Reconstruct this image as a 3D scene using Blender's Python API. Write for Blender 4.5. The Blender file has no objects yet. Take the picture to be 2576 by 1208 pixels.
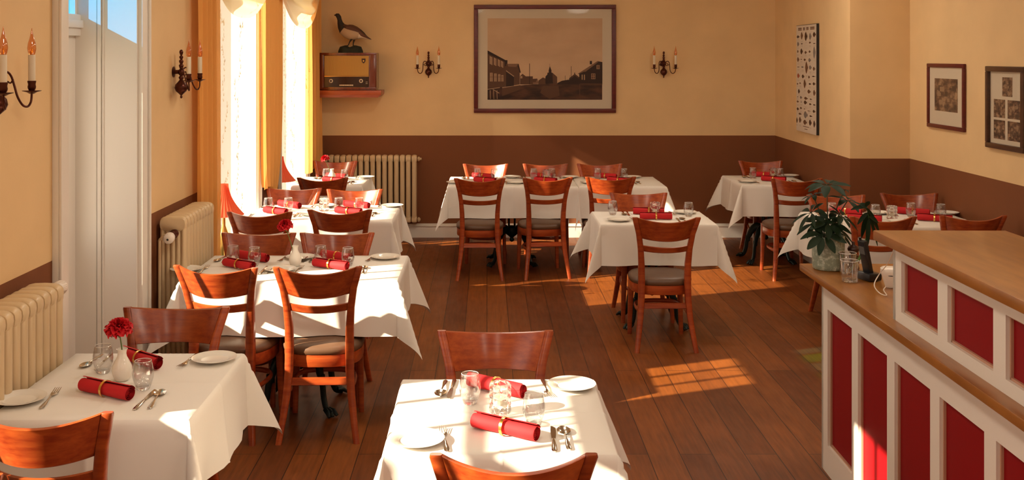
import bpy, bmesh, math, random
from mathutils import Vector, Matrix
random.seed(7)
R = math.radians; PI = math.pi
sc = bpy.context.scene
col = sc.collection

# ------------------------------------------------------------------ camera
F = 2600.0
H = 1.92
cam_d = bpy.data.cameras.new('camera'); cam = bpy.data.objects.new('camera', cam_d); col.objects.link(cam)
cam.location = (0, 0, H); cam.rotation_euler = (R(90), 0, 0)
cam_d.sensor_width = 36; cam_d.lens = 36 * F / 2576
cam_d.shift_x = (1288 - 1225) / 2576; cam_d.shift_y = -(604 - 140) / 2576
cam_d.clip_start = 0.05
sc.camera = cam
# ------------------------------------------------------------------ world, sun, exposure
w = bpy.data.worlds.new('world'); sc.world = w; w.use_nodes = True
bg = w.node_tree.nodes['Background']
bg.inputs[0].default_value = (1.0, 0.92, 0.84, 1); bg.inputs[1].default_value = 1.5
AZ, EL = 21.0, 26.0
sl = bpy.data.lights.new('sun', 'SUN'); so = bpy.data.objects.new('sun', sl); col.objects.link(so)
sl.energy = 17; sl.color = (1.0, 0.85, 0.62); sl.angle = R(0.55)
sd = Vector((math.cos(R(AZ)) * math.cos(R(EL)), math.sin(R(AZ)) * math.cos(R(EL)), -math.sin(R(EL))))
so.rotation_euler = sd.to_track_quat('-Z', 'Y').to_euler(); so.location = (-8, -3, 6)
vs = sc.view_settings; vs.view_transform = 'Standard'; vs.look = 'None'; vs.gamma = 1; vs.use_curve_mapping = False
vs.exposure = 0.58

# ------------------------------------------------------------------ materials
def mat(name, c=(.8, .8, .8), rough=.5, metal=0.0, **kw):
    m = bpy.data.materials.new(name); m.use_nodes = True
    b = m.node_tree.nodes['Principled BSDF']
    b.inputs['Base Color'].default_value = (*c, 1); b.inputs['Roughness'].default_value = rough; b.inputs['Metallic'].default_value = metal
    for k, v in kw.items():
        b.inputs[k.replace('_', ' ')].default_value = v
    return m
def N(m, t, **kw):
    n = m.node_tree.nodes.new(t)
    for k, v in kw.items(): setattr(n, k, v)
    return n
def L(m, a, b): m.node_tree.links.new(a, b)
def ramp(m, src, stops):
    r = N(m, 'ShaderNodeValToRGB'); e = r.color_ramp.elements
    e[0].position, e[0].color = stops[0][0], (*stops[0][1], 1)
    e[1].position, e[1].color = stops[-1][0], (*stops[-1][1], 1)
    for p, c in stops[1:-1]:
        x = e.new(p); x.color = (*c, 1)
    L(m, src, r.inputs[0]); return r.outputs[0]
def noise(m, scale=(1, 1, 1), s=5, detail=4, rough=.5, coord='Object'):
    tc = N(m, 'ShaderNodeTexCoord'); mp = N(m, 'ShaderNodeMapping'); mp.inputs['Scale'].default_value = scale
    n = N(m, 'ShaderNodeTexNoise'); n.inputs['Scale'].default_value = s; n.inputs['Detail'].default_value = detail; n.inputs['Roughness'].default_value = rough
    L(m, tc.outputs[coord], mp.inputs[0]); L(m, mp.outputs[0], n.inputs[0]); return n.outputs[0]
def bump(m, src, strength=.2, dist=.002):
    b = N(m, 'ShaderNodeBump'); b.inputs['Strength'].default_value = strength; b.inputs['Distance'].default_value = dist
    L(m, src, b.inputs['Height']); L(m, b.outputs[0], m.node_tree.nodes['Principled BSDF'].inputs['Normal'])
def pb(m): return m.node_tree.nodes['Principled BSDF']

M = {}
def wall_mat(name, c):
    m = mat(name, c, .75)
    n = noise(m, (1, 1, 1), 3, 3)
    L(m, ramp(m, n, [(.3, tuple(x * .95 for x in c)), (.7, tuple(min(1, x * 1.04) for x in c))]), pb(m).inputs['Base Color'])
    bump(m, noise(m, (220, 220, 60), 1, 2), .35, .0012)
    return m
M['cream'] = wall_mat('cream_wall', (.78, .54, .28))
M['brown'] = wall_mat('brown_wall', (.200, .062, .017))
M['white'] = mat('white_paint', (.80, .75, .68), .35)
M['ceil'] = mat('ceiling_paint', (.80, .70, .52), .8)
M['outside'] = mat('pale_paving', (.45, .42, .38), .9)
# floor boards
fm = mat('floor_boards', (.2, .08, .03), .3); M['floor'] = fm
tc = N(fm, 'ShaderNodeTexCoord'); mp = N(fm, 'ShaderNodeMapping'); mp.inputs['Rotation'].default_value = (0, 0, R(90))
L(fm, tc.outputs['Object'], mp.inputs[0])
br = N(fm, 'ShaderNodeTexBrick'); L(fm, mp.outputs[0], br.inputs[0])
br.inputs['Scale'].default_value = 1; br.inputs['Brick Width'].default_value = 2.1; br.inputs['Row Height'].default_value = .155
br.inputs['Mortar Size'].default_value = .0022; br.inputs['Mortar Smooth'].default_value = .2; br.offset = .37; br.inputs['Bias'].default_value = 0
br.inputs['Color1'].default_value = (.135, .034, .005, 1); br.inputs['Color2'].default_value = (.22, .063, .010, 1); br.inputs['Mortar'].default_value = (.02, .007, .003, 1)
gn = noise(fm, (26, 1.6, 1), 2.2, 6, .6)
g2 = ramp(fm, gn, [(.25, (.62, .60, .58)), (.75, (1.25, 1.22, 1.2))])
mx = N(fm, 'ShaderNodeMix', data_type='RGBA', blend_type='MULTIPLY'); mx.inputs['Factor'].default_value = 1
L(fm, br.outputs['Color'], mx.inputs['A']); L(fm, g2, mx.inputs['B']); 
g3 = ramp(fm, noise(fm, (1, 1, 1), 1.3, 3), [(.3, (.8, .8, .8)), (.7, (1.2, 1.2, 1.2))])
mx2 = N(fm, 'ShaderNodeMix', data_type='RGBA', blend_type='MULTIPLY'); mx2.inputs['Factor'].default_value = 1
L(fm, mx.outputs['Result'], mx2.inputs['A']); L(fm, g3, mx2.inputs['B'])
L(fm, mx2.outputs['Result'], pb(fm).inputs['Base Color'])
pb(fm).inputs['Specular IOR Level'].default_value = .35
rr = N(fm, 'ShaderNodeMapRange'); rr.inputs['To Min'].default_value = .34; rr.inputs['To Max'].default_value = .55
L(fm, noise(fm, (3, 1, 1), 5, 4), rr.inputs['Value']); L(fm, rr.outputs[0], pb(fm).inputs['Roughness'])
bump(fm, br.outputs['Fac'], -.5, .002)

def wood(name, dark, light, scale=(3, 3, 30), rough=.3, coat=.3, vary=True, s=2.0):
    m = mat(name, dark, rough); pb(m).inputs['Coat Weight'].default_value = coat; pb(m).inputs['Coat Roughness'].default_value = .18
    n = noise(m, scale, s, 5, .6)
    c = ramp(m, n, [(.30, dark), (.70, light)])
    if vary:
        oi = N(m, 'ShaderNodeObjectInfo'); mr = N(m, 'ShaderNodeMapRange'); mr.inputs['To Min'].default_value = .82; mr.inputs['To Max'].default_value = 1.2
        L(m, oi.outputs['Random'], mr.inputs['Value'])
        hs = N(m, 'ShaderNodeHueSaturation'); L(m, mr.outputs[0], hs.inputs['Value']); L(m, c, hs.inputs['Color']); c = hs.outputs[0]
    L(m, c, pb(m).inputs['Base Color'])
    return m
M['wood'] = wood('cherry_wood', (.22, .024, .006), (.40, .078, .015), (3, 14, 22), .32, .25)
M['wood_x'] = wood('cherry_wood_rail', (.22, .024, .006), (.41, .080, .015), (4, 20, 26), .30, .3)
M['counter_wood'] = wood('oak_worktop', (.25, .088, .014), (.38, .150, .028), (9, 1.3, 4), .28, .2, False, 3)
M['shelf_wood'] = wood('red_shelf_wood', (.30, .05, .012), (.42, .085, .02), (3, 20, 20), .35, .2, False)
M['radio_wood'] = wood('radio_veneer', (.10, .016, .006), (.20, .036, .010), (20, 20, 2), .2, .6, False)
M['frame_wood'] = wood('dark_red_frame', (.085, .007, .006), (.14, .014, .010), (5, 20, 20), .4, .0, False)
M['frame_dark'] = wood('dark_brown_frame', (.045, .016, .008), (.075, .026, .012), (5, 20, 20), .35, .2, False)
M['leather'] = mat('brown_leather', (.115, .056, .028), .45)
bump(M['leather'], noise(M['leather'], (1, 1, 1), 14, 4), .3, .006)
M['iron'] = mat('cast_iron', (.012, .022, .020), .42, .5)
M['cloth'] = mat('white_tablecloth', (.80, .76, .70), .8)
bump(M['cloth'], noise(M['cloth'], (1, 1, 1), 7, 3), .25, .01)
M['china'] = mat('white_china', (.82, .79, .72), .12)
M['vase'] = mat('white_porcelain', (.84, .80, .72), .1)
M['steel'] = mat('polished_steel', (.62, .56, .48), .16, 1.0)
M['gold'] = mat('gold_ring', (.80, .50, .14), .22, 1.0)
nm = mat('red_napkin', (.50, .006, .010), .8); M['napkin'] = nm
bump(nm, noise(nm, (1, 1, 1), 60, 3), .3, .002)
M['petal'] = mat('red_petals', (.60, .004, .012), .6)
M['stem'] = mat('green_stem', (.10, .16, .03), .5)
M['leaf'] = mat('dark_leaf', (.007, .020, .006), .6, 0, Specular_IOR_Level=.2)
M['leaf2'] = mat('bamboo_green', (.06, .16, .02), .35)
M['radiator'] = mat('cream_radiator', (.66, .50, .30), .38)
M['plastic'] = mat('white_plastic', (.78, .70, .62), .35)
M['black'] = mat('black_plastic', (.012, .012, .014), .3)
M['bronze'] = mat('dark_bronze', (.085, .022, .012), .32, .75)
M['candle'] = mat('cream_candle_tube', (.74, .64, .48), .6)
M['redpanel'] = mat('dark_red_paint', (.25, .002, .005), .55, 0, Specular_IOR_Level=.2)
M['whiteframe'] = mat('counter_white_paint', (.82, .77, .70), .5)
M['mat_board'] = mat('mat_board', (.66, .56, .42), .8)
M['grille'] = mat('radio_grille', (.48, .27, .06), .8)
gw = N(M['grille'], 'ShaderNodeTexWave'); gw.inputs['Scale'].default_value = 22; gw.inputs['Distortion'].default_value = 1.5
tcg = N(M['grille'], 'ShaderNodeTexCoord'); L(M['grille'], tcg.outputs['Object'], gw.inputs[0])
L(M['grille'], ramp(M['grille'], gw.outputs['Fac'], [(0, (.36, .19, .035)), (1, (.56, .33, .09))]), pb(M['grille']).inputs['Base Color'])
M['ivory'] = mat('ivory_keys', (.75, .62, .45), .3)
pt = mat('speckled_glaze', (.16, .20, .15), .35); M['pot'] = pt
L(pt, ramp(pt, noise(pt, (1, 1, 1), 55, 3, .6), [(.50, (.25, .29, .22)), (.66, (.52, .55, .46))]), pb(pt).inputs['Base Color'])
M['soil'] = mat('soil', (.02, .012, .008), .9)
M['mill'] = mat('dark_mill_wood', (.05, .016, .010), .3)

def thin_glass(name, tint=(1, 1, 1), refl=.06, edge=.55, rough=0.02, ior=1.5):
    m = bpy.data.materials.new(name); m.use_nodes = True; nt = m.node_tree; nt.nodes.clear()
    o = N(m, 'ShaderNodeOutputMaterial'); t = N(m, 'ShaderNodeBsdfTransparent'); t.inputs[0].default_value = (*tint, 1)
    g = N(m, 'ShaderNodeBsdfGlossy'); g.inputs['Roughness'].default_value = rough
    lw = N(m, 'ShaderNodeLayerWeight'); lw.inputs['Blend'].default_value = .25
    mr = N(m, 'ShaderNodeMapRange'); mr.inputs['To Min'].default_value = refl; mr.inputs['To Max'].default_value = edge
    L(m, lw.outputs['Facing'], mr.inputs['Value'])
    x = N(m, 'ShaderNodeMixShader'); L(m, mr.outputs[0], x.inputs[0]); L(m, t.outputs[0], x.inputs[1]); L(m, g.outputs[0], x.inputs[2])
    L(m, x.outputs[0], o.inputs[0]); return m
M['glass'] = thin_glass('clear_thin_glass', (.97, .97, .97), .07, .75)
M['pane'] = thin_glass('window_glass', (.98, .98, .98), .04, .25)
M['pane_blue'] = thin_glass('blue_stained_glass', (.17, .52, .85), .04, .25)
M['pane_green'] = thin_glass('green_stained_glass', (.05, .62, .22), .04, .25)
M['cover'] = thin_glass('picture_glass', (.98, .98, .98), .003, .10)
M['bulb'] = thin_glass('amber_bulb_glass', (.95, .62, .38), .12, .6)
def solid_glass(name, c=(1, 1, 1), tr=.35, rough=.03):
    m = bpy.data.materials.new(name); m.use_nodes = True; m.node_tree.nodes.clear()
    o = N(m, 'ShaderNodeOutputMaterial'); g = N(m, 'ShaderNodeBsdfGlass'); g.inputs['Color'].default_value = (*c, 1); g.inputs['Roughness'].default_value = rough; g.inputs['IOR'].default_value = 1.45
    t = N(m, 'ShaderNodeBsdfTransparent'); x = N(m, 'ShaderNodeMixShader'); x.inputs[0].default_value = tr
    L(m, g.outputs[0], x.inputs[1]); L(m, t.outputs[0], x.inputs[2]); L(m, x.outputs[0], o.inputs[0]); return m
M['crystal'] = solid_glass('crystal_glass', (1, 1, 1), .15)
def sheer(name, c, transp=.3, transl=.6):
    m = bpy.data.materials.new(name); m.use_nodes = True; m.node_tree.nodes.clear()
    o = N(m, 'ShaderNodeOutputMaterial'); d = N(m, 'ShaderNodeBsdfDiffuse'); d.inputs[0].default_value = (*c, 1)
    tl = N(m, 'ShaderNodeBsdfTranslucent'); tl.inputs[0].default_value = (*c, 1)
    t = N(m, 'ShaderNodeBsdfTransparent'); t.inputs[0].default_value = (1, 1, 1, 1)
    x = N(m, 'ShaderNodeMixShader'); x.inputs[0].default_value = transl; L(m, d.outputs[0], x.inputs[1]); L(m, tl.outputs[0], x.inputs[2])
    y = N(m, 'ShaderNodeMixShader'); y.inputs[0].default_value = transp; L(m, x.outputs[0], y.inputs[1]); L(m, t.outputs[0], y.inputs[2])
    L(m, y.outputs[0], o.inputs[0]); return m
M['lace'] = sheer('white_lace', (.22, .21, .20), .70, .5)
M['lace_print'] = sheer('lace_vine_thread', (.34, .25, .16), .10, .3)
M['curtain'] = sheer('orange_voile', (.95, .50, .15), .04, .30)
M['swag'] = sheer('cream_voile', (.95, .80, .48), .08, .42)
M['shade'] = sheer('coral_shade', (.75, .16, .08), .0, .5)

# ------------------------------------------------------------------ mesh builder
class MB:
    def __init__(s): s.v = []; s.f = []; s.m = []
    def add(s, vs_, fs_, mi=0, T=None):
        k = len(s.v)
        s.v += [tuple(T @ Vector(p)) for p in vs_] if T is not None else [tuple(p) for p in vs_]
        s.f += [tuple(i + k for i in f) for f in fs_]; s.m += [mi] * len(fs_)
    def box(s, a, b, mi=0, T=None, bev=0.0):
        x0, y0, z0 = a; x1, y1, z1 = b
        x0, x1 = min(x0, x1), max(x0, x1); y0, y1 = min(y0, y1), max(y0, y1); z0, z1 = min(z0, z1), max(z0, z1)
        if bev <= 0:
            v = [(x0, y0, z0), (x1, y0, z0), (x1, y1, z0), (x0, y1, z0), (x0, y0, z1), (x1, y0, z1), (x1, y1, z1), (x0, y1, z1)]
            s.add(v, [(3, 2, 1, 0), (4, 5, 6, 7), (0, 1, 5, 4), (1, 2, 6, 5), (2, 3, 7, 6), (3, 0, 4, 7)], mi, T)
        else:
            b_ = bmesh.new(); bmesh.ops.create_cube(b_, size=1)
            for q in b_.verts: q.co = Vector(((x0 + x1) / 2 + q.co.x * (x1 - x0), (y0 + y1) / 2 + q.co.y * (y1 - y0), (z0 + z1) / 2 + q.co.z * (z1 - z0)))
            bmesh.ops.bevel(b_, geom=b_.edges[:], offset=bev, segments=2, affect='EDGES', profile=.6)
            b_.verts.index_update(); s.add([q.co[:] for q in b_.verts], [[q.index for q in f.verts] for f in b_.faces], mi, T); b_.free()
    def loft(s, rings, mi=0, T=None, caps=True, closed=True):
        n = len(rings[0]); v = [p for r in rings for p in r]; f = []
        for i in range(len(rings) - 1):
            for j in range(n if closed else n - 1):
                a = i * n + j; b = i * n + (j + 1) % n
                f.append((a, b, b + n, a + n))
        if caps: f.append(tuple(range(n))[::-1]); f.append(tuple((len(rings) - 1) * n + j for j in range(n)))
        s.add(v, f, mi, T)
    def lathe(s, prof, n=24, mi=0, T=None, caps=False, mod=None):
        rings = []
        for i, (r, z) in enumerate(prof):
            ring = []
            for j in range(n):
                a = 2 * PI * j / n; q = r * (mod(a, i) if mod else 1)
                ring.append((q * math.cos(a), q * math.sin(a), z))
            rings.append(ring)
        s.loft(rings, mi, T, caps)
    def tube(s, pts, rad, n=8, mi=0, T=None, flat=(1, 1)):
        pts = [Vector(p) for p in pts]; rings = []
        if not hasattr(rad, '__len__'): rad = [rad] * len(pts)
        up = None
        for i, p in enumerate(pts):
            d = (pts[min(i + 1, len(pts) - 1)] - pts[max(i - 1, 0)]).normalized()
            if up is None:
                up = Vector((0, 0, 1)) if abs(d.z) < .9 else Vector((1, 0, 0))
            sx = d.cross(up).normalized(); up = sx.cross(d).normalized()
            rings.append([tuple(p + sx * math.cos(2 * PI * j / n) * rad[i] * flat[0] + up * math.sin(2 * PI * j / n) * rad[i] * flat[1]) for j in range(n)])
        s.loft(rings, mi, T)
    def grid(s, P, mi=0, T=None):
        nr, nc = len(P), len(P[0]); v = [p for r in P for p in r]
        s.add(v, [(i * nc + j, i * nc + j + 1, (i + 1) * nc + j + 1, (i + 1) * nc + j) for i in range(nr - 1) for j in range(nc - 1)], mi, T)
    def sphere(s, c, r, n=12, mi=0):
        rx, ry, rz = r if hasattr(r, '__len__') else (r, r, r)
        prof = [(max(1e-4, math.sin(PI * i / 8)), -math.cos(PI * i / 8)) for i in range(9)]
        s.lathe(prof, n, mi, Matrix.Translation(c) @ Matrix.Diagonal((rx, ry, rz, 1)), True)
    def mesh(s, name, mats, smooth=38, recalc=True):
        me = bpy.data.meshes.new(name); me.from_pydata(s.v, [], s.f); me.update()
        for m_ in (mats if isinstance(mats, (list, tuple)) else [mats]): me.materials.append(M[m_] if isinstance(m_, str) else m_)
        me.polygons.foreach_set('material_index', s.m)
        if recalc:
            b = bmesh.new(); b.from_mesh(me); bmesh.ops.recalc_face_normals(b, faces=b.faces); b.to_mesh(me); b.free()
        if smooth:
            me.polygons.foreach_set('use_smooth', [True] * len(me.polygons)); me.set_sharp_from_angle(angle=R(smooth))
        return me
    def build(s, name, mats, parent=None, smooth=38, recalc=True, loc=None):
        o = bpy.data.objects.new(name, s.mesh(name, mats, smooth, recalc)); col.objects.link(o)
        if parent: o.parent = parent
        if loc: o.location = loc
        return o
def tag(o, label=None, cat=None, group=None, kind=None):
    if label: o['label'] = label
    if cat: o['category'] = cat
    if group: o['group'] = group
    if kind: o['kind'] = kind
    return o
def thing(name, loc=(0, 0, 0), rz=0, label=None, cat=None, group=None):
    o = bpy.data.objects.new(name, None); o.empty_display_size = .05; col.objects.link(o); o.location = loc; o.rotation_euler = (0, 0, rz)
    return tag(o, label, cat, group)
def dup(o, parent=None):
    c = o.copy(); col.objects.link(c); c.parent = parent
    for ch in list(o.children): dup(ch, c)
    return c
_used = {}
def place(proto, loc, rz, label, cat, group):
    """the first call uses the prototype itself, later ones copy it"""
    if proto.name in _used: o = dup(proto)
    else: _used[proto.name] = 1; o = proto
    o.location = loc; o.rotation_euler = (0, 0, rz); tag(o, label, cat, group); return o
def struct(mb, name, mats, **k): return tag(mb.build(name, mats, **k), kind='structure')
def bez(pts, n=6):
    """catmull-rom resample"""
    pts = [Vector(p) for p in pts]; out = []
    for i in range(len(pts) - 1):
        p0 = pts[max(i - 1, 0)]; p1 = pts[i]; p2 = pts[i + 1]; p3 = pts[min(i + 2, len(pts) - 1)]
        for k in range(n):
            t = k / n
            out.append(.5 * ((2 * p1) + (-p0 + p2) * t + (2 * p0 - 5 * p1 + 4 * p2 - p3) * t * t + (-p0 + 3 * p1 - 3 * p2 + p3) * t ** 3))
    out.append(pts[-1]); return out

# ------------------------------------------------------------------ the room
XL = -1.79; YB = 10.92; XR1 = 3.045; CX, CY = 2.975, 8.47; XR = 3.466; ZC = 2.95; YN = -3.0; WZ = 1.076; XO = -2.19
b = MB(); b.box((XL - .4, YN, -.08), (4.2, YB + .2, 0)); struct(b, 'floor', 'floor')
b = MB(); b.box((XO, YN, ZC), (4.0, YB + .2, ZC + .1)); struct(b, 'ceiling', 'ceil')
b = MB(); b.box((-30, -20, -.32), (XO - .01, 30, -.30)); struct(b, 'ground', 'outside')
openings = [(-2.3, -.3, .80, 2.35), (1.30, 3.10, .80, 2.35), (4.357, 5.289, 0, 2.62), (6.75, 8.02, .42, 2.62), (8.95, 10.22, .42, 2.62)]
b = MB()
def wseg(y0, y1, z0, z1):
    if z0 < WZ < z1:
        b.box((XO, y0, z0), (XL, y1, WZ), 1); b.box((XO, y0, WZ), (XL, y1, z1), 0)
    else: b.box((XO, y0, z0), (XL, y1, z1), 1 if z1 <= WZ else 0)
y = YN
for (a, c, z0, z1) in openings:
    wseg(y, a, 0, ZC)
    if z0 > 0: wseg(a, c, 0, z0)
    wseg(a, c, z1, ZC); y = c
wseg(y, YB + .2, 0, ZC)
struct(b, 'wall_left', ['cream', 'brown'], smooth=0)
b = MB(); b.box((XO, YN - .2, 0), (XR + .3, YN, WZ), 1); b.box((XO, YN - .2, WZ), (XR + .3, YN, ZC), 0); struct(b, 'wall_front', ['cream', 'brown'], smooth=0)
b = MB(); b.box((XL, YB, 0), (XR1 + .2, YB + .2, WZ), 1); b.box((XL, YB, WZ), (XR1 + .2, YB + .2, ZC), 0)
struct(b, 'wall_back', ['cream', 'brown'], smooth=0)
b = MB()
poly = [(XR1, YB), (CX, CY), (XR, CY), (XR, YN), (XR + .3, YN), (XR + .3, YB)]
for z0, z1, mi in ((0, WZ, 1), (WZ, ZC, 0)):
    n = len(poly); v = [(x, y_, z0) for x, y_ in poly] + [(x, y_, z1) for x, y_ in poly]
    b.add(v, [(i, (i + 1) % n, n + (i + 1) % n, n + i) for i in range(n)], mi)
struct(b, 'wall_right', ['cream', 'brown'], smooth=0)
# baseboards
def baseboard(name, segs):
    b = MB()
    for (x0, y0, x1, y1, nx, ny) in segs:
        for (t, z0, z1) in ((.020, 0, .118), (.028, .118, .128), (.016, .128, .147)):
            v = []
            for z in (z0, z1):
                v += [(x0, y0, z), (x1, y1, z), (x1 + nx * t, y1 + ny * t, z), (x0 + nx * t, y0 + ny * t, z)]
            b.add(v, [(3, 2, 1, 0), (4, 5, 6, 7), (0, 1, 5, 4), (1, 2, 6, 5), (2, 3, 7, 6), (3, 0, 4, 7)])
    struct(b, name, 'white', smooth=0)
baseboard('baseboard_back', [(XL, YB, XR1, YB, 0, -1)])
baseboard('baseboard_right', [(XR1, YB, CX, CY, -1, 0), (CX, CY, XR, CY, 0, -1), (XR, CY, XR, YN, -1, 0)])
baseboard('baseboard_left', [(XL, YN, XL, 4.25, 1, 0), (XL, 5.46, XL, YB, 1, 0)])
# casings on the left wall
def casing(name, y0, y1, z0, z1, wdt=.095, door=False):
    b = MB(); t = .028 if door else .016
    for s_, yy in ((-1, y0), (1, y1)):
        a, c = (yy - wdt, yy) if s_ < 0 else (yy, yy + wdt)
        b.box((XL, a, z0 if not door else 0), (XL + t, c, z1 + wdt), 0, None, .004)
        o1, o2 = (a, a + .022) if s_ < 0 else (c - .022, c)
        b.box((XL + t, o1, z0 if not door else 0), (XL + t + .012, o2, z1 + wdt), 0, None, .004)
    b.box((XL, y0, z1), (XL + t, y1, z1 + wdt), 0, None, .004)
    if not door: b.box((XL - .3, y0 - wdt, z0 - .035), (XL + .06, y1 + wdt, z0), 0, None, .006)
    # lining of the reveal
    b.box((XO, y0 - .004, z0), (XL + .002, y0 + .012, z1)); b.box((XO, y1 - .012, z0), (XL + .002, y1 + .004, z1)); b.box((XO, y0, z1 - .012), (XL, y1, z1 + .004))
    if door:
        # moulded step in the far and near lining
        for q in (y1 - .012, y0 + .012):
            s_ = -1 if q > 5 else 1
            b.box((XL - .196, q, 0), (XL - .178, q + s_ * .012, z1)); b.box((XL - .172, q, 0), (XL - .166, q + s_ * .006, z1))
            b.box((XL - .385, q, 0), (XL - .20, q + s_ * .010, z1))
    return struct(b, name, 'white', smooth=30)
casing('trim_1', 4.357, 5.289, 0, 2.62, .105, True)
casing('trim_2', 6.75, 8.02, .42, 2.62, .09)
casing('trim_3', 8.95, 10.22, .42, 2.62, .09)
casing('trim_4', 1.30, 3.10, .80, 2.35, .09)
casing('added_window_trim', -2.3, -.3, .80, 2.35, .09)  # casing of the unseen added window
# windows: frame with muntins + panes
def window(name, y0, y1, z0, z1, ny, zs, x=XO + .06, st=.06):
    e = thing(name, ((x), (y0 + y1) / 2, z0)); e['kind'] = 'structure'
    b = MB(); ox, oy, oz = x, (y0 + y1) / 2, z0
    def bx(a0, a1, c0, c1, t=.022): b.box((-t, a0 - oy, c0 - oz), (t, a1 - oy, c1 - oz))
    bx(y0, y0 + st, z0, z1); bx(y1 - st, y1, z0, z1); bx(y0 + st, y1 - st, z0, z0 + st); bx(y0 + st, y1 - st, z1 - st, z1)
    for i in range(1, ny):
        yy = y0 + st + (y1 - y0 - 2 * st) * i / ny; bx(yy - .011, yy + .011, z0 + st, z1 - st, .015)
    for z in zs: bx(y0 + st, y1 - st, z - .014, z + .014, .018)
    b.build('window_frame', 'white', e, smooth=0)
    b = MB(); b.box((-.003, y0 + st - oy, z0 + st - oz), (.003, y1 - st - oy, z1 - st - oz)); b.build('pane', 'pane', e, smooth=0)
    return e
window('window_1', 1.30, 3.10, .80, 2.35, 6, (1.30, 1.85))
window('added_window', -2.3, -.3, .80, 2.35, 6, (1.30, 1.85))  # unseen window behind the camera, added to let in more light
window('window_2', 6.75, 8.02, .42, 2.62, 1, ())
window('window_3', 8.95, 10.22, .42, 2.62, 1, ())
b = MB(); b.box((XL - .02, 1.32, 1.84), (XL - .014, 2.74, 2.34)); struct(b, 'added_sun_blind', 'white', smooth=0)  # unseen blind, added to keep sun off part of the front centre table
# door with glazed top and stained transom
xd = -2.12; dy0, dy1 = 4.357, 5.289
d = thing('door_1', (xd, (dy0 + dy1) / 2, 0)); d['kind'] = 'structure'; oy = (dy0 + dy1) / 2
b = MB()
g0, g1 = 4.63, 5.150
for a in ((dy0, g0, 0, 2.02), (g1, dy1, 0, 2.02), (g0, g1, 0, .92), (g0, g1, 1.93, 2.02)):
    b.box((-.022, a[0] - oy, a[2]), (.022, a[1] - oy, a[3]))
for k in (1, 2):
    yy = g0 + (g1 - g0) * k / 3; b.box((-.013, yy - .010 - oy, .92), (.013, yy + .010 - oy, 1.93))
b.box((.0, g0 + .03 - oy, .12), (.03, g1 - .03 - oy, .80), 0, None, .008)
b.build('door_leaf', 'white', d, smooth=30)
b = MB(); b.box((-.003, g0 - oy, .92), (.003, g1 - oy, 1.93)); b.build('pane', 'pane', d, smooth=0)
b = MB(); b.box((-.03, dy0 - oy, 2.02), (.05, dy1 - oy, 2.13), 0, None, .006); b.box((-.03, dy0 - oy, 2.06), (.065, dy1 - oy, 2.10), 0, None, .006)
b.box((-.03, dy0 - oy, 2.56), (.03, dy1 - oy, 2.62)); b.box((-.03, dy0 - oy, 2.13), (.03, 4.50 - oy, 2.56)); b.box((-.03, dy1 - .045 - oy, 2.13), (.03, dy1 - oy, 2.56))
cuts = [4.50, 4.68, 4.86, 5.04, 5.245]
for c in cuts[1:-1]: b.box((-.014, c - .008 - oy, 2.13), (.014, c + .008 - oy, 2.56))
b.build('transom_frame', 'white', d, smooth=30)
for k, mm in enumerate(('pane_green', 'pane_blue', 'pane_green', 'pane_blue')):
    b = MB(); b.box((-.003, cuts[k] - oy, 2.13), (.003, cuts[k + 1] - oy, 2.56)); b.build('stained_pane', mm, d, smooth=0)
b = MB(); b.tube([(.022, g0 - .06 - oy, 1.02), (.06, g0 - .06 - oy, 1.02), (.06, g0 + .03 - oy, 1.02)], .009); b.build('door_handle', 'steel', d)

# unseen lit domes, added above the view to brighten the room
em = bpy.data.materials.new('fill_lamp_glow'); em.use_nodes = True
pb(em).inputs['Base Color'].default_value = (.9, .85, .75, 1); pb(em).inputs['Emission Color'].default_value = (1.0, .87, .70, 1); pb(em).inputs['Emission Strength'].default_value = 20
M['opal'] = em
fill_lamp0 = thing('added_fill_lamp'); b = MB(); b.lathe([(.0005, -.10), (.09, -.094), (.17, -.075), (.225, -.045), (.245, -.012), (.24, 0)], 32); b.build('fill_lamp_dome', 'opal', fill_lamp0, 80)
b = MB(); b.lathe([(.0005, 0), (.26, 0), (.262, -.014), (.242, -.016)], 32); b.build('fill_lamp_plate', 'white', fill_lamp0)
for i, (x, y_) in enumerate([(x, y_) for y_ in (-1, 2, 5, 8) for x in (-.3, 2.0)]):
    place(fill_lamp0, (x, y_, ZC), 0, 'unseen round dome added overhead as fill light', 'ceiling lamp', 'added fill lights')
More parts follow.
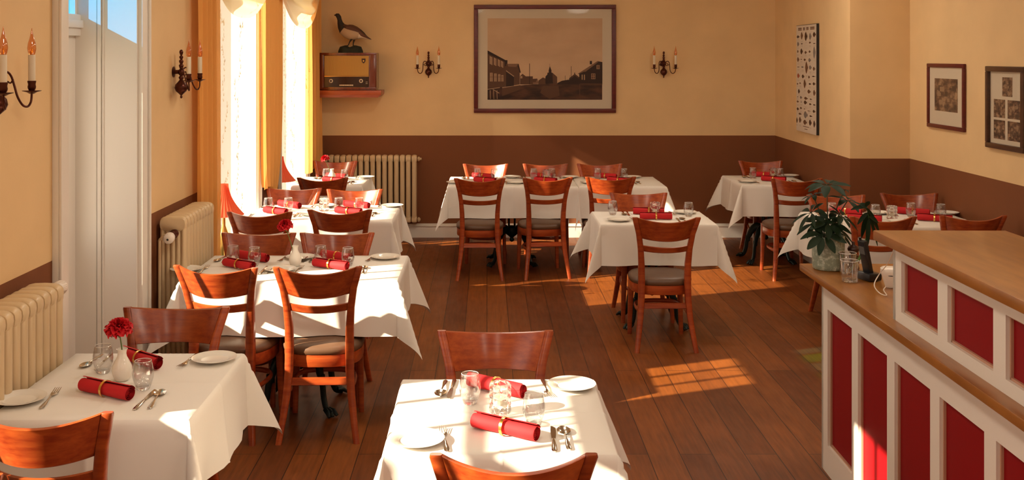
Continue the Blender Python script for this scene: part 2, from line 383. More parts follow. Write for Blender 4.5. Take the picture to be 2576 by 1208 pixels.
# ------------------------------------------------------------------ chairs
def make_chair():
    t = thing('dining_chair')
    # posts (rear legs): one continuous sabre curve
    zz = [0, .10, .22, .34, .45, .56, .66, .76, .868]
    xs = [.192, .177, .161, .152, .150, .152, .159, .174, .203]
    ys = [-.29, -.262, -.232, -.213, -.206, -.212, -.228, -.252, -.287]
    ww = [.030, .033, .037, .040, .042, .040, .037, .036, .036]; dd = [.030, .034, .038, .042, .044, .038, .032, .027, .022]
    for s_ in (-1, 1):
        b = MB(); rings = []
        for i in range(9):
            hx, hy = ww[i] / 2, dd[i] / 2; c = .005; ring = []
            for (px, py) in ((-hx + c, -hy), (hx - c, -hy), (hx, -hy + c), (hx, hy - c), (hx - c, hy), (-hx + c, hy), (-hx, hy - c), (-hx, -hy + c)):
                ring.append((s_ * xs[i] + px, ys[i] + py, zz[i]))
            rings.append(ring)
        # slightly domed top
        rings.append([((p[0] - s_ * xs[8]) * .88 + s_ * xs[8] + s_ * .001, (p[1] - ys[8]) * .88 + ys[8], .8745) for p in rings[8]])
        b.loft(rings); b.build('leg', 'wood', t, 50)
    for s_ in (-1, 1):
        b = MB(); rings = []
        for z, x, y_, h in ((0, .178, .168, .0135), (.2, .172, .163, .0165), (.42, .165, .158, .020)):
            c = .004
            rings.append([(s_ * x + px, y_ + py, z) for (px, py) in ((-h + c, -h), (h - c, -h), (h, -h + c), (h, h - c), (h - c, h), (-h + c, h), (-h, h - c), (-h, -h + c))])
        b.loft(rings); b.build('leg', 'wood', t, 50)
    # curved rails
    def rail(name, z0, z1, x0, x1, c, thick, dip0=0, dip1=0, mt='wood_x'):
        b = MB(); nu, nv = 20, 6; F_, B_ = [], []
        def yp(z):   # post y at z
            for i in range(8):
                if zz[i] <= z <= zz[i + 1]:
                    q = (z - zz[i]) / (zz[i + 1] - zz[i]); return ys[i] * (1 - q) + ys[i + 1] * q
            return ys[8]
        rows = []
        for j in range(nv + 1):
            v = j / nv; row = []
            for i in range(nu + 1):
                u = -1 + 2 * i / nu; k = 1 - u * u
                z = (z0 - dip0 * k) * (1 - v) + (z1 - dip1 * k) * v
                hw = x0 * (1 - v) + x1 * v
                row.append(Vector((u * hw, yp(min(z, .868)) - c * k, z)))
            rows.append(row)
        rings = []
        for i in range(nu + 1):
            fr = [rows[j][i] + Vector((0, thick / 2, 0)) for j in range(nv + 1)]; bk = [rows[j][i] - Vector((0, thick / 2, 0)) for j in range(nv + 1)][::-1]
            fr[0].z += .002; bk[-1].z += .002
            top = rows[nv][i] + Vector((0, 0, .003)); bot = rows[0][i] - Vector((0, 0, .003))
            rings.append([tuple(p) for p in fr + [top] + bk + [bot]])
        b.loft(rings); b.build(name, mt, t, 40)
    rail('crest_rail', .733, .871, .151, .187, .072, .022, .010, .024)
    rail('back_slat', .646, .682, .140, .146, .050, .016, .004, .006)
    rail('lower_rail', .270, .304, .138, .134, 0, .018, 0, 0)
    def outline(sx, sy, n=40, p=2.8):
        o = []
        for k in range(n):
            a = 2 * PI * k / n; c, s_ = math.cos(a), math.sin(a)
            o.append((math.copysign(abs(c) ** (2 / p), c) * sx * (1 - .05 * (s_ < 0) * abs(s_)), math.copysign(abs(s_) ** (2 / p), s_) * sy))
        return o
    def ring(k, z, dy=-.012): return [(x, y_ + dy, z) for x, y_ in outline(.205 * k, .200 * k)]
    b = MB(); b.loft([ring(.97, .352), ring(.985, .356), ring(.99, .395), ring(.985, .412), ring(.95, .414)]); b.build('seat_frame', 'wood', t, 45)
    b = MB(); b.loft([ring(.95, .408), ring(1.0, .418), ring(1.015, .430), ring(1.0, .445), ring(.93, .457), ring(.8, .464), ring(.55, .469), ring(.2, .471)]); b.build('seat_cushion', 'leather', t, 80)
    b = MB(); pts = [(-.146, -.205, .245), (-.158, -.12, .235), (-.160, 0, .232), (-.145, .09, .232), (-.10, .145, .232), (0, .165, .232), (.10, .145, .232), (.145, .09, .232), (.160, 0, .232), (.158, -.12, .235), (.146, -.205, .245)]
    b.tube(bez(pts, 4), .0115, 8, flat=(.8, 1.25)); b.build('hoop_stretcher', 'wood', t, 60)
    return t
chair = make_chair()
def chair_at(x, ytop, rz, label, group):
    """x, ytop: where the top of the back stands; rz 0 faces away from the camera"""
    ox, oy_ = -.287 * math.sin(-rz) * -1, 0
    off = Matrix.Rotation(rz, 3, 'Z') @ Vector((0, -.287, 0))
    place(chair, (x - off.x, ytop - off.y, 0), rz, label, 'chair', group)

G = 'dining chairs around the tables'
CH = [
 # near-side chairs (backs to the viewer)
 (-1.316, 3.03, 0, 'reddish wooden chair with sunlit curved back at the near side of the front left table'),
 (-1.346, 5.125, -9, 'sunlit wooden chair, near side left at the carnation table for four'),
 (-.838, 5.115, 2, 'wooden chair with sunlit seat frame, near side right at the carnation table'),
 (-1.523, 6.925, 0, 'wooden chair, near side left at the window candle table'),
 (-1.0, 7.023, 0, 'dark red wooden chair, near side right at the window candle table'),
 (-1.41, 8.866, 0, 'wooden chair at the near side of the small rear table by the second window'),
 (-.062, 8.816, 0, 'wooden chair on the near side of the back wall table row, leftmost of three'),
 (.522, 8.87, 8, 'wooden chair on the near side of the back wall table row, middle of three'),
 (1.068, 8.92, 2, 'wooden chair on the near side of the back wall table row, rightmost of three'),
 (1.161, 6.68, 0, 'wooden chair with brown seat standing nearest the viewer at the mid room table'),
 (2.64, 8.81, 0, 'wooden chair at the near side of the far right corner table'),
 (2.575, 6.72, 0, 'wooden chair just behind the potted plant, near side of the right wall table'),
 (3.18, 6.76, 0, 'wooden chair at the near side of the right wall table, closest to the right wall'),
 (.070, 2.712, 0, 'wooden chair cut off by the bottom frame edge at the front centre table'),
 # far-side chairs (facing the viewer)
 (-1.291, 4.299, 180, 'dark red wooden chair at the far side of the front left table'),
 (-1.347, 6.104, 180, 'dark red wooden chair, far side left at the carnation table for four'),
 (-.885, 6.104, 180, 'dark red wooden chair, far side right at the carnation table for four'),
 (-1.523, 8.16, 180, 'sunlit golden wooden chair, far side left at the window candle table'),
 (-1.036, 8.096, 180, 'half sunlit wooden chair, far side right at the window candle table'),
 (-1.507, 10.28, 180, 'sunlit wooden chair in front of the back wall radiator at the small rear table'),
 (-.013, 9.99, 180, 'wooden chair against the brown wall, leftmost of three behind the back wall tables'),
 (.566, 10.0, 180, 'wooden chair in a patch of sun, middle of three behind the back wall tables'),
 (1.09, 10.0, 180, 'wooden chair against the brown wall, rightmost of three behind the back wall tables'),
 (1.155, 7.883, 180, 'wooden chair at the far side of the mid room table facing the viewer'),
 (2.72, 10.28, 180, 'wooden chair in the far right corner at the far side of its table'),
 (2.62, 7.76, 180, 'wooden chair, far side left at the right wall table behind the plant'),
 (3.21, 7.86, 180, 'wooden chair on the far side of the right wall table, before the wall corner'),
 (.032, 3.93, 180, 'bright red wooden chair at the far side of the front centre table'),
 (-1.43, 2.58, 180, 'wooden chair whose back end just shows at the bottom left corner'),
]
for (x, y_, a, lab) in CH: chair_at(x, y_, R(a), lab, G)

# ------------------------------------------------------------------ tables
def make_table(x0, x1, y0, y1, label, rot=45):
    cx, cy = (x0 + x1) / 2, (y0 + y1) / 2
    t = thing('dining_table', (cx, cy, 0), 0, label, 'table', 'cast iron pedestal tables')
    b = MB(); b.box((x0 - cx + .004, y0 - cy + .004, .722), (x1 - cx - .004, y1 - cy - .004, .747), 0, None, .004); b.build('tabletop', 'wood', t)
    b = MB()
    for k in range(4):
        a = PI / 2 * k + PI / 4; b.lathe([(.009, .30), (.009, .66)], 8, 0, Matrix.Translation((.038 * math.cos(a), .038 * math.sin(a), 0)), True)
    b.lathe([(.001, .195), (.012, .20), (.024, .215), (.014, .235), (.03, .25), (.055, .27), (.062, .30), (.055, .33), (.03, .345)], 16, 0, None, True)
    b.lathe([(.03, .65), (.06, .665), (.06, .68), (.03, .69)], 16, 0, None, True)
    b.box((-.2, -.03, .69), (.2, .03, .72)); b.box((-.03, -.2, .69), (.03, .2, .72))
    b.build('pedestal', 'iron', t)
    for k in range(4):
        a = R(rot) + PI / 2 * k; b = MB(); T = Matrix.Rotation(a, 4, 'Z')
        pts = bez([(.04, 0, .30), (.09, 0, .315), (.15, 0, .27), (.20, 0, .17), (.215, 0, .09), (.24, 0, .035), (.285, 0, .018)], 4)
        rad = [.020 + .010 * math.sin(PI * min(1, i / 12)) - .004 * (i / len(pts)) for i in range(len(pts))]
        b.tube(pts, rad, 8, 0, T, (.75, 1.15))
        b.box((.17, -.012, .16), (.215, .012, .215), 0, T, .008)
        for s_ in (-1, 0, 1): b.tube([(.245, s_ * .012, .035), (.275, s_ * .02, .030), (.30, s_ * .026, .010)], [.013, .014, .008], 6, 0, T)
        b.build('pedestal_foot', 'iron', t, 60)
def make_cloth(x0, x1, y0, y1, label, d=.285, seed=0, z=.755, flatc=()):
    rnd = random.Random(seed)
    W, D = x1 - x0, y1 - y0
    hang = [.004, .010, .020, .040] + [.04 + (d - .04) * k / 9 for k in range(1, 10)]
    def params(Wd):
        inn = [Wd * k / 14 for k in range(15) if k != 7] + [Wd / 2 - .008, Wd / 2, Wd / 2 + .008]
        return sorted([-h for h in hang] + inn + [Wd + h for h in hang])
    U, V = params(W), params(D)
    ph = [rnd.uniform(0, 6) for _ in range(8)]
    cs = {k: (rnd.uniform(.24, .37), rnd.uniform(-.25, .25), rnd.uniform(.0, 6)) for k in range(4)}
    for k in flatc: cs[k] = (.07, 0, 0)
    def wave(s_, L_, e, k):
        q = max(0, min(1, s_ / L_)); wn = math.sin(PI * q) ** .5 if 0 < q < 1 else 0; t = e / d
        return (.004 + .016 * t) * wn * (math.sin(s_ * (9 + k) + ph[k]) + .5 * math.sin(s_ * 23 + ph[k + 4])) * t + .012 * t
    def P(u, v):
        ex = -u if u < 0 else (u - W if u > W else 0); sx = -1 if u < 0 else 1
        ey = -v if v < 0 else (v - D if v > D else 0); sy = -1 if v < 0 else 1
        cxp = min(max(u, 0), W); cyp = min(max(v, 0), D)
        if ex == 0 and ey == 0:
            zb = z + .0006 * math.sin(u * 9 + ph[0]) * math.sin(v * 8 + ph[1])
            if abs(u - W / 2) < .001 or abs(v - D / 2) < .001: zb += .0022
            return (x0 + u, y0 + v, zb)
        if ex > 0 and ey > 0:
            r = math.hypot(ex, ey); phi = math.atan2(ey, ex); k = (sx > 0) + 2 * (sy > 0); a, sk, p_ = cs[k]
            f = math.sin(2 * phi) ** 1.15
            h = .009 * min(1, r / .02) + .012 * r / d + a * r * f * (1 + .22 * math.cos(6 * (phi - PI / 4)))
            th = phi + sk * math.sin(2 * phi) + .10 * math.sin(4 * phi + p_) * math.sin(2 * phi)
            dz = math.sqrt(max(1e-6, r * r - (a * r * f) ** 2)); dz = max(0, dz - .004)
            return (x0 + cxp + sx * h * math.cos(th), y0 + cyp + sy * h * math.sin(th), z - dz)
        e = max(ex, ey); h = .009 * min(1, e / .02); dz = max(0, e - .004 * min(1, e / .01))
        if ex > 0:
            k = 0 if sx < 0 else 1; o = wave(v, D, e, k)
            if abs(v - D / 2) < .001: o += .004
            return (x0 + cxp + sx * (h + o), y0 + v, z - dz)
        k = 2 if sy < 0 else 3; o = wave(u, W, e, k)
        if abs(u - W / 2) < .001: o += .004
        return (x0 + u, y0 + cyp + sy * (h + o), z - dz)
    cx, cy = (x0 + x1) / 2, (y0 + y1) / 2
    b = MB(); b.grid([[tuple(Vector(P(u, v)) - Vector((cx, cy, 0))) for u in U] for v in V])
    o = b.build('tablecloth', 'cloth', None, 70, loc=(cx, cy, 0))
    tag(o, label, 'tablecloth', 'white draped tablecloths')
TB = {
 'T1': (-1.605, -.955, 3.307, 4.04), 'T2': (-1.585, -.465, 5.34, 6.02), 'T3': (-1.735, -.675, 7.27, 8.06), 'T4': (-1.74, -1.12, 9.22, 9.93),
 'T5': (-.345, .805, 9.2, 9.94), 'T5b': (.825, 1.594, 9.2, 9.94), 'T6': (.787, 1.585, 7.13, 7.72), 'T7': (2.295, 2.93, 9.3, 10.05),
 'T8': (2.34, 3.40, 7.0, 7.70), 'T9': (-.30, .379, 3.02, 3.717)}
TN = {
 'T1': 'front left table', 'T2': 'carnation table for four', 'T3': 'window candle table', 'T4': 'small rear table',
 'T5': 'long back wall table', 'T5b': 'short back wall table', 'T6': 'mid room table', 'T7': 'far right corner table',
 'T8': 'right wall table', 'T9': 'front centre table'}
LT = {
 'T1': 'small square table beside the near cream radiator at front left', 'T2': 'table for four on cast iron feet, second from front along the left wall',
 'T3': 'table for four beside the first lace window with a candle holder', 'T4': 'small table at the rear beside the second lace window',
 'T5': 'long table on a cast iron pedestal along the back wall, left of two joined', 'T5b': 'short table along the back wall, right of two joined',
 'T6': 'small free standing table on curved iron feet in mid room', 'T7': 'small table on iron feet in the far right corner',
 'T8': 'long table against the right wall behind the counter', 'T9': 'small square table at the front centre'}
LC = {
 'T1': 'white tablecloth hanging over the front left table next to the near radiator', 'T2': 'white tablecloth with sun stripes on the left side carnation table for four',
 'T3': 'bright sunlit white tablecloth on the window table with crystal candle holder', 'T4': 'white tablecloth on the small rear table beside the back radiator',
 'T5': 'long white tablecloth with pointed left corner, left of two along the back wall', 'T5b': 'white tablecloth, right of the two joined along the back wall',
 'T6': 'white tablecloth with long pointed corners on the mid room table', 'T7': 'white tablecloth on the table in the far right corner',
 'T8': 'white tablecloth on the right wall table behind the potted plant', 'T9': 'white tablecloth on the square table at the front centre'}
for i, k in enumerate(TB):
    make_table(*TB[k], LT[k], 45); make_cloth(*TB[k], LC[k], seed=i + 3, flatc={'T3': (0, 2), 'T4': (0, 2), 'T5': (1, 3), 'T5b': (0, 2), 'T7': (1, 3), 'T8': (1, 3)}.get(k, ()))
ZT = .7555
# ------------------------------------------------------------------ tableware prototypes
def proto_plate():
    b = MB(); b.lathe([(.0005, .003), (.045, .003), (.050, .0045), (.056, .008), (.080, .0135), (.0845, .0150), (.085, .0160), (.082, .0155), (.057, .0105), (.052, .0065), (.047, .0055), (.0005, .0055)], 48); 
    b.lathe([(.040, 0), (.043, .0), (.045, .004), (.038, .004)], 48)
    return b.build('side_plate', 'china', None, 50)
def strip(b, pts, wid, th, T=None):
    """flat bar: pts (x, z) along x, wid half-widths"""
    rings = []
    for (x, z), h in zip(pts, wid):
        rings.append([(x, -h, z), (x, -h * .5, z - th * .4), (x, h * .5, z - th * .4), (x, h, z), (x, h * .55, z + th), (x, -h * .55, z + th)])
    b.loft(rings, 0, T)
def handle(b):
    strip(b, [(-.095, .004), (-.088, .0045), (-.06, .005), (-.03, .0065), (.0, .008), (.02, .008)], [.004, .0085, .0075, .0050, .0030, .0028], .0018)
def proto_fork():
    b = MB(); handle(b); strip(b, [(.02, .008), (.035, .006), (.045, .005), (.055, .0055)], [.0028, .0085, .0115, .0120], .0014)
    for k in range(4):
        y_ = -.0100 + .00667 * k; strip(b, [(.054, .0055), (.075, .0075), (.098, .0105)], [.0016, .0015, .0008], .0012, Matrix.Translation((0, y_, 0)))
    return b.build('dinner_fork', 'steel', None, 50)
def proto_spoon():
    b = MB(); handle(b); P_ = []
    for j in range(7):
        r = j / 6; row = []
        for i in range(25):
            a = 2 * PI * i / 24; row.append((.055 + .034 * r * math.cos(a), .021 * r * math.sin(a) * (1 - .12 * math.cos(a)), .0015 + .0075 * r * r + .0))
        P_.append(row)
    b.grid(P_); b.grid([[(p[0], p[1], p[2] - .0012) for p in row] for row in P_])
    return b.build('soup_spoon', 'steel', None, 60)
def proto_knife():
    b = MB(); strip(b, [(-.10, .003), (-.09, .0035), (-.05, .004), (-.015, .004), (.0, .0035)], [.005, .0085, .0075, .0055, .0045], .003)
    rings = []
    for x, y0_, y1_ in ((0, -.0045, .0045), (.01, -.007, .006), (.04, -.009, .007), (.075, -.010, .007), (.095, -.008, .006), (.106, -.001, .005)):
        rings.append([(x, y0_, .002), (x, y1_, .002), (x, y1_, .004), (x, y0_, .0028)])
    b.loft(rings); return b.build('dinner_knife', 'steel', None, 50)
def proto_napkin():
    t = thing('rolled_napkin'); b = MB(); Lh = .113
    def row(x, rs):
        out = []
        for k in range(73):
            q = k / 72; a = q * 2 * PI * 4.2; r = (.003 + (.0255 - .003) * q) * rs
            out.append((x, r * math.cos(a), .0262 + r * math.sin(a)))
        return out
    xs_ = [-Lh, -Lh * .97, -Lh * .6, -.02, .0, .02, Lh * .6, Lh * .97, Lh]
    rs_ = [.97, 1.02, 1.04, .97, .93, .97, 1.03, 1.0, .95]
    b.grid([row(x, r) for x, r in zip(xs_, rs_)])
    # folded corner flap lying along the roll
    P_ = []
    for i in range(13):
        x = -Lh + 2 * Lh * i / 12; rr_ = []
        wlen = 1.2 + .9 * (1 - abs(x) / Lh)
        for k in range(8):
            a = PI * .5 - wlen * k / 7; rad = .0268 - .0012 * (k == 0)
            rr_.append((x, rad * math.cos(a), .0262 + rad * math.sin(a)))
        P_.append(rr_)
    b.grid(P_)
    b.build('napkin_roll', 'napkin', t, 60)
    b = MB(); rings = []
    for k in range(33):
        a = 2 * PI * k / 32; rings.append([(-.005 + .011 * 0 + dx, (.0268 + dr) * math.cos(a), .0262 + (.0268 + dr) * math.sin(a)) for dx, dr in ((0, 0), (.010, 0), (.010, .002), (0, .002))])
    b.loft(rings, caps=False); b.build('napkin_ring', 'gold', t, 50); return t
def proto_glass():
    t = thing('drinking_glass'); b = MB()
    b.lathe([(.0005, .0), (.020, .0), (.023, .003), (.029, .018), (.0345, .038), (.0362, .052), (.0350, .068), (.0315, .088), (.0290, .100), (.0283, .1005), (.0278, .100), (.0305, .088), (.0338, .068), (.035, .052), (.0333, .038), (.027, .020), (.019, .0125), (.0005, .012)], 36)
    b.build('bowl', 'glass', t, 80)
    b = MB(); b.lathe([(.0005, .0005), (.0195, .0005), (.022, .0035), (.0255, .013), (.018, .0112), (.0005, .0108)], 28); b.build('glass_base', 'crystal', t, 50)
    b = MB(); rings = []
    for k in range(37):
        a = 2 * PI * k / 36; rings.append([((.0283 + .0008 * math.cos(q)) * math.cos(a), (.0283 + .0008 * math.cos(q)) * math.sin(a), .1002 + .0008 * math.sin(q)) for q in (0, PI / 2, PI, 3 * PI / 2)])
    b.loft(rings, caps=False); b.build('rim', M['rimmat'], t, 80); return t
M['rimmat'] = mat('painted_rim_glint', (.85, .82, .78), .08, 0, Specular_IOR_Level=1.0)  # opaque near-white: the bright glint along the rim is put into the colour
def proto_candle():
    t = thing('candle_holder'); b = MB(); nr, na = 40, 96
    rows = []
    for i in range(nr + 1):
        z = .002 + .094 * i / nr; row = []
        for j in range(na + 1):
            a = 2 * PI * j / na; v = (i / nr) * 4
            bmp = abs(math.sin(v * PI)) ** .6 * abs(math.sin(a * 4 + (int(v) % 2) * 0)) ** .6
            r = .0325 + .0055 * bmp; row.append((r * math.cos(a), r * math.sin(a), z))
        rows.append(row)
    b.grid(rows)
    b.lathe([(.0325, .096), (.029, .098), (.026, .094), (.025, .030), (.0005, .028)], 48)
    b.lathe([(.0005, .001), (.031, .001), (.0325, .002)], 48)
    b.build('crystal_body', 'crystal', t, 80)
    b = MB(); b.lathe([(.0005, .029), (.019, .029), (.019, .044), (.0005, .044)], 24); b.lathe([(.0008, .044), (.0008, .052)], 6, 0, None, True); b.build('tea_light', 'candle', t); return t
def proto_vase():
    b = MB(); b.lathe([(.0005, 0), (.020, 0), (.024, .003), (.031, .018), (.0355, .036), (.034, .052), (.024, .072), (.0165, .086), (.0150, .096), (.0165, .106), (.0195, .113), (.0180, .1135), (.0135, .106), (.0125, .095), (.0125, .085)], 40)
    return b.build('flower_vase', 'vase', None, 60)
plate, fork, spoon, knife, napkin, glass, candle, vase = proto_plate(), proto_fork(), proto_spoon(), proto_knife(), proto_napkin(), proto_glass(), proto_candle(), proto_vase()
def carnation(p0, p1, size, label):
    """stem foot p0 inside the vase, bloom centre p1"""
    t = thing('carnation', p0, 0, label, 'flower', 'red carnations in vases')
    v = Vector(p1) - Vector(p0); b = MB(); b.tube(bez([(0, 0, 0), v * .5 + Vector((.006, 0, 0)), v * .93], 5), .0022, 6); 
    q = v.to_track_quat('Z', 'Y').to_matrix().to_4x4()
    b.lathe([(.003, -.75 * size), (.008, -.55 * size), (.009, -.3 * size), (.012, -.2 * size)], 10, 0, Matrix.Translation(v) @ q)
    b.build('stem', 'stem', t); b = MB(); rnd = random.Random(int(size * 1e5) + len(label))
    for ly in range(12):
        pol = R(118 - 10.2 * ly); ph = rnd.uniform(0, 6); rows = []; r1 = size * (.92 + .10 * (ly % 2))
        for i in range(8):
            r = i / 7; row = []
            for j in range(91):
                a = 2 * PI * j / 90
                rad = r1 * r * (1 + r * (.07 * math.sin(a * 6 + ph) + .05 * math.sin(a * 23 + ph * 2)))
                pl_ = pol * (.35 + .65 * r) + r * r * (.16 * math.sin(a * 11 + ph * 3) + .10 * math.sin(a * 19 + ly))
                row.append((rad * math.sin(pl_) * math.cos(a), rad * math.sin(pl_) * math.sin(a), rad * math.cos(pl_) * .85 - .12 * size))
            rows.append(row)
        b.grid(rows, 0, Matrix.Translation(v) @ q)
    b.build('bloom', 'petal', t, 80, False)

def setting(tn, x, y, far, seat, items='pfnksg', g=None, dn=0.0, napr=None):
    """x,y: middle of the place at the table edge; far: mirrored"""
    s = -1 if far else 1; rnd = random.Random(int(x * 977 + y * 131 + far))
    def j(a=.006): return rnd.uniform(-a, a)
    T = TN[tn]; st = f'at the {seat} place of the {T}'
    def W(dx, dy): return (x + s * dx, y + s * (dy + dn), ZT)
    a0 = PI if far else 0
    if 'p' in items: place(plate, W(-.256 + j(), .095 + j()), 0, f'white side plate {st}', 'plate', 'side plates')
    if 'f' in items: place(fork, W(-.165 + j(), .11 + j()), a0 + PI / 2 + j(.12), f'steel fork {st}', 'fork', 'forks')
    if 'n' in items: place(napkin, W(.012 + j(), .15 + j()), (a0 + R(-32) + j(.1)) if napr is None else napr, f'red rolled napkin with ring {st}', 'napkin', 'rolled red napkins')
    if 'k' in items: place(knife, W(.160 + j(), .11 + j()), a0 + PI / 2 + j(.08), f'steel knife {st}', 'knife', 'knives')
    if 's' in items: place(spoon, W(.197 + j(), .115 + j()), a0 + PI / 2 + j(.12), f'round steel spoon {st}', 'spoon', 'spoons')
    if 'g' in items: place(glass, W(*(g or (.105, .235))), j(3), f'empty stemless glass {st}', 'glass', 'stemless glasses')
# front centre
setting('T9', .043, 3.02, 0, 'near'); setting('T9', .043, 3.717, 1, 'far', g=(.10, .257))
place(candle, (.043, 3.37, ZT), 0, 'crystal glass candle holder on the front centre table', 'candle holder', 'crystal candle holders')
# front left
setting('T1', -1.31, 3.307, 0, 'near', dn=.075, g=(.11, .225)); setting('T1', -1.30, 4.04, 1, 'far', g=(.11, .245), napr=R(-38))
place(vase, (-1.309, 3.707, ZT), 0, 'white bud vase with carnation on the front left table', 'vase', 'white bud vases')
carnation((-1.309, 3.707, ZT + .02), (-1.318, 3.70, .945), .046, 'large red carnation standing in the vase on the front left table')
# carnation table for four
setting('T2', -1.365, 5.34, 0, 'near left', dn=.15, g=(.075, .245)); setting('T2', -.865, 5.34, 0, 'near right', dn=.15, g=(.095, .235))
setting('T2', -1.325, 6.02, 1, 'far left', g=(.095, .24)); setting('T2', -.835, 6.02, 1, 'far right', g=(.095, .24))
place(vase, (-1.06, 5.715, ZT), 1, 'white bud vase in the middle of the carnation table for four', 'vase', 'white bud vases')
carnation((-1.06, 5.715, ZT + .02), (-1.114, 5.70, .984), .042, 'red carnation leaning left from the vase on the carnation table for four')
# window candle table
setting('T3', -1.56, 7.27, 0, 'near left', dn=.16, g=(.075, .30)); setting('T3', -1.03, 7.27, 0, 'near right', dn=.16, g=(.075, .30))
setting('T3', -1.50, 8.06, 1, 'far left', g=(.135, .33)); setting('T3', -.99, 8.06, 1, 'far right', g=(.12, .33))
place(candle, (-1.22, 7.74, ZT), 0, 'crystal candle holder in the middle of the window candle table', 'candle holder', 'crystal candle holders')
# small rear table
setting('T4', -1.43, 9.22, 0, 'near', dn=.12, g=(.10, .30)); setting('T4', -1.41, 9.93, 1, 'far', 'pfnksg', g=(.10, .22))
place(vase, (-1.44, 9.60, ZT), 1, 'white bud vase on the small rear table', 'vase', 'white bud vases')
carnation((-1.44, 9.60, ZT + .02), (-1.505, 9.60, .965), .040, 'red carnation on the small rear table before the back radiator')
# back wall tables
setting('T5', -.03, 9.2, 0, 'near left', dn=.12, g=(.10, .40)); setting('T5', .52, 9.2, 0, 'near right', dn=.12, g=(.09, .40))
setting('T5', -.02, 9.94, 1, 'far left', g=(.07, .22)); setting('T5', .53, 9.94, 1, 'far right', g=(.09, .22))
place(candle, (.555, 9.66, ZT), 0, 'small crystal candle holder on the long back wall table', 'candle holder', 'crystal candle holders')
setting('T5b', 1.19, 9.2, 0, 'near', dn=.12, g=(.10, .40)); setting('T5b', 1.13, 9.94, 1, 'far', g=(.09, .22))
# mid room
setting('T6', 1.19, 7.13, 0, 'near', dn=.055, g=(.27, .30), napr=R(-3)); setting('T6', 1.20, 7.72, 1, 'far', g=(.28, .16), napr=R(-8))
place(candle, (1.225, 7.53, ZT), 0, 'crystal candle holder on the mid room table', 'candle holder', 'crystal candle holders')
# far right corner
setting('T7', 2.64, 9.3, 0, 'near', dn=.10, g=(.12, .33)); setting('T7', 2.66, 10.05, 1, 'far', g=(.14, .25))
place(candle, (2.715, 9.80, ZT), 0, 'crystal candle holder on the far right corner table', 'candle holder', 'crystal candle holders')
# right wall table
setting('T8', 2.64, 7.0, 0, 'near left', 'png', dn=.10, g=(.13, .27)); setting('T8', 3.13, 7.0, 0, 'near right', dn=.10, g=(.12, .30))
setting('T8', 2.63, 7.70, 1, 'far left', g=(.14, .24)); setting('T8', 3.13, 7.70, 1, 'far right', g=(.07, .24))
place(candle, (2.88, 7.35, ZT), 0, 'crystal candle holder on the right wall table behind the plant', 'candle holder', 'crystal candle holders')

# ------------------------------------------------------------------ radiators
def rad_section(n_tubes, depth, height, pitch, z0):
    b = MB(); th = pitch * .40
    def hdr(z_a, z_b, up):
        rings = []
        for dx, k in ((-th * 1.05, .80), (-th * .55, .97), (0, 1.0), (th * .55, .97), (th * 1.05, .80)):
            ring = []; n = 20; zc = (z_a + z_b) / 2; hz = (z_b - z_a) / 2 * k; hy = depth / 2 * (1 - (1 - k) * .3)
            for q in range(n):
                a = 2 * PI * q / n; c, s_ = math.cos(a), math.sin(a)
                ring.append((dx, math.copysign(abs(c) ** .55, c) * hy, zc + math.copysign(abs(s_) ** .6, s_) * hz))
            rings.append(ring)
        b.loft(rings)
    hdr(z0 + height - .085, z0 + height, 1); hdr(z0 + .02, z0 + .095, 0)
    for k in range(n_tubes):
        y_ = -depth / 2 + .016 + (depth - .032) * k / (n_tubes - 1) if n_tubes > 1 else 0
        T = Matrix.Translation((0, y_, 0)) @ Matrix.Diagonal((th * .95, .0155, 1, 1))
        b.lathe([(1, z0 + .06), (1, z0 + height - .05)], 12, 0, T)
    return b
def radiator(name, n, depth, height, pitch, z0, tubes, label):
    t = thing(name, label=label, cat='radiator', group='cream column radiators')
    me = rad_section(tubes, depth, height, pitch, z0).mesh('radiator_section', 'radiator', 60)
    for k in range(n):
        o = bpy.data.objects.new('section', me); col.objects.link(o); o.parent = t; o.location = ((k - (n - 1) / 2) * pitch, 0, 0)
    return t
def valve(t, x, z, s, white=True, out=0.0, knob_dir=(1, 0, 0), y=0):
    b = MB(); T = Matrix.Translation((x, y, z)) @ Vector((s, 0, 0)).to_track_quat('Z', 'Y').to_matrix().to_4x4()
    b.lathe([(.022, -.01), (.024, .005), (.016, .010), (.016, .03), (.022, .034), (.022, .045), (.012, .05)], 16, 0, T, True); v = b.build('valve', 'bronze', t)
    b = MB(); kd = Vector(knob_dir).normalized(); T = Matrix.Translation(Vector((x + s * .04, y, z)) + kd * .01) @ kd.to_track_quat('Z', 'Y').to_matrix().to_4x4()
    b.lathe([(.016, 0), (.020, .012), (.027, .022), (.0285, .05), (.026, .062), (.018, .068), (.0005, .069)], 48, 0, T, False, lambda a, i: 1 - (.05 if i in (2, 3, 4) and int(a / (2 * PI) * 48) % 2 else 0))
    b.build('thermostat_knob', 'plastic', v, 40)
    b = MB(); b.lathe([(.0005, .0695), (.006, .0695), (.006, .071), (.0005, .071)], 12, 0, T); b.build('knob_dot', 'black', v)
r1 = radiator('radiator', 17, .145, .95, .060, .10, 5, 'cream column radiator under the wall light at the left frame edge')
r1.location = (-1.695, 3.47, 0); r1.rotation_euler = (0, 0, R(90)); valve(r1, .52, 1.0, 1, True, knob_dir=(1, -.15, .05), y=.0)
r2 = radiator('radiator', 10, .145, .95, .060, .10, 5, 'cream column radiator with white thermostat knob between doorway and first curtain')
r2.location = (-1.70, 5.88, 0); r2.rotation_euler = (0, 0, R(90)); valve(r2, -.31, .96, -1, knob_dir=(-1, -.0, -.15), y=-.015)
b = MB(); b.tube([(-.34, .055, .10), (-.34, .055, .93)], .008, 8); b.tube([(-.34, .055, .93), (-.34, .03, .955), (-.34, 0, .96)], .008, 8); b.build('supply_pipe', 'radiator', r2)
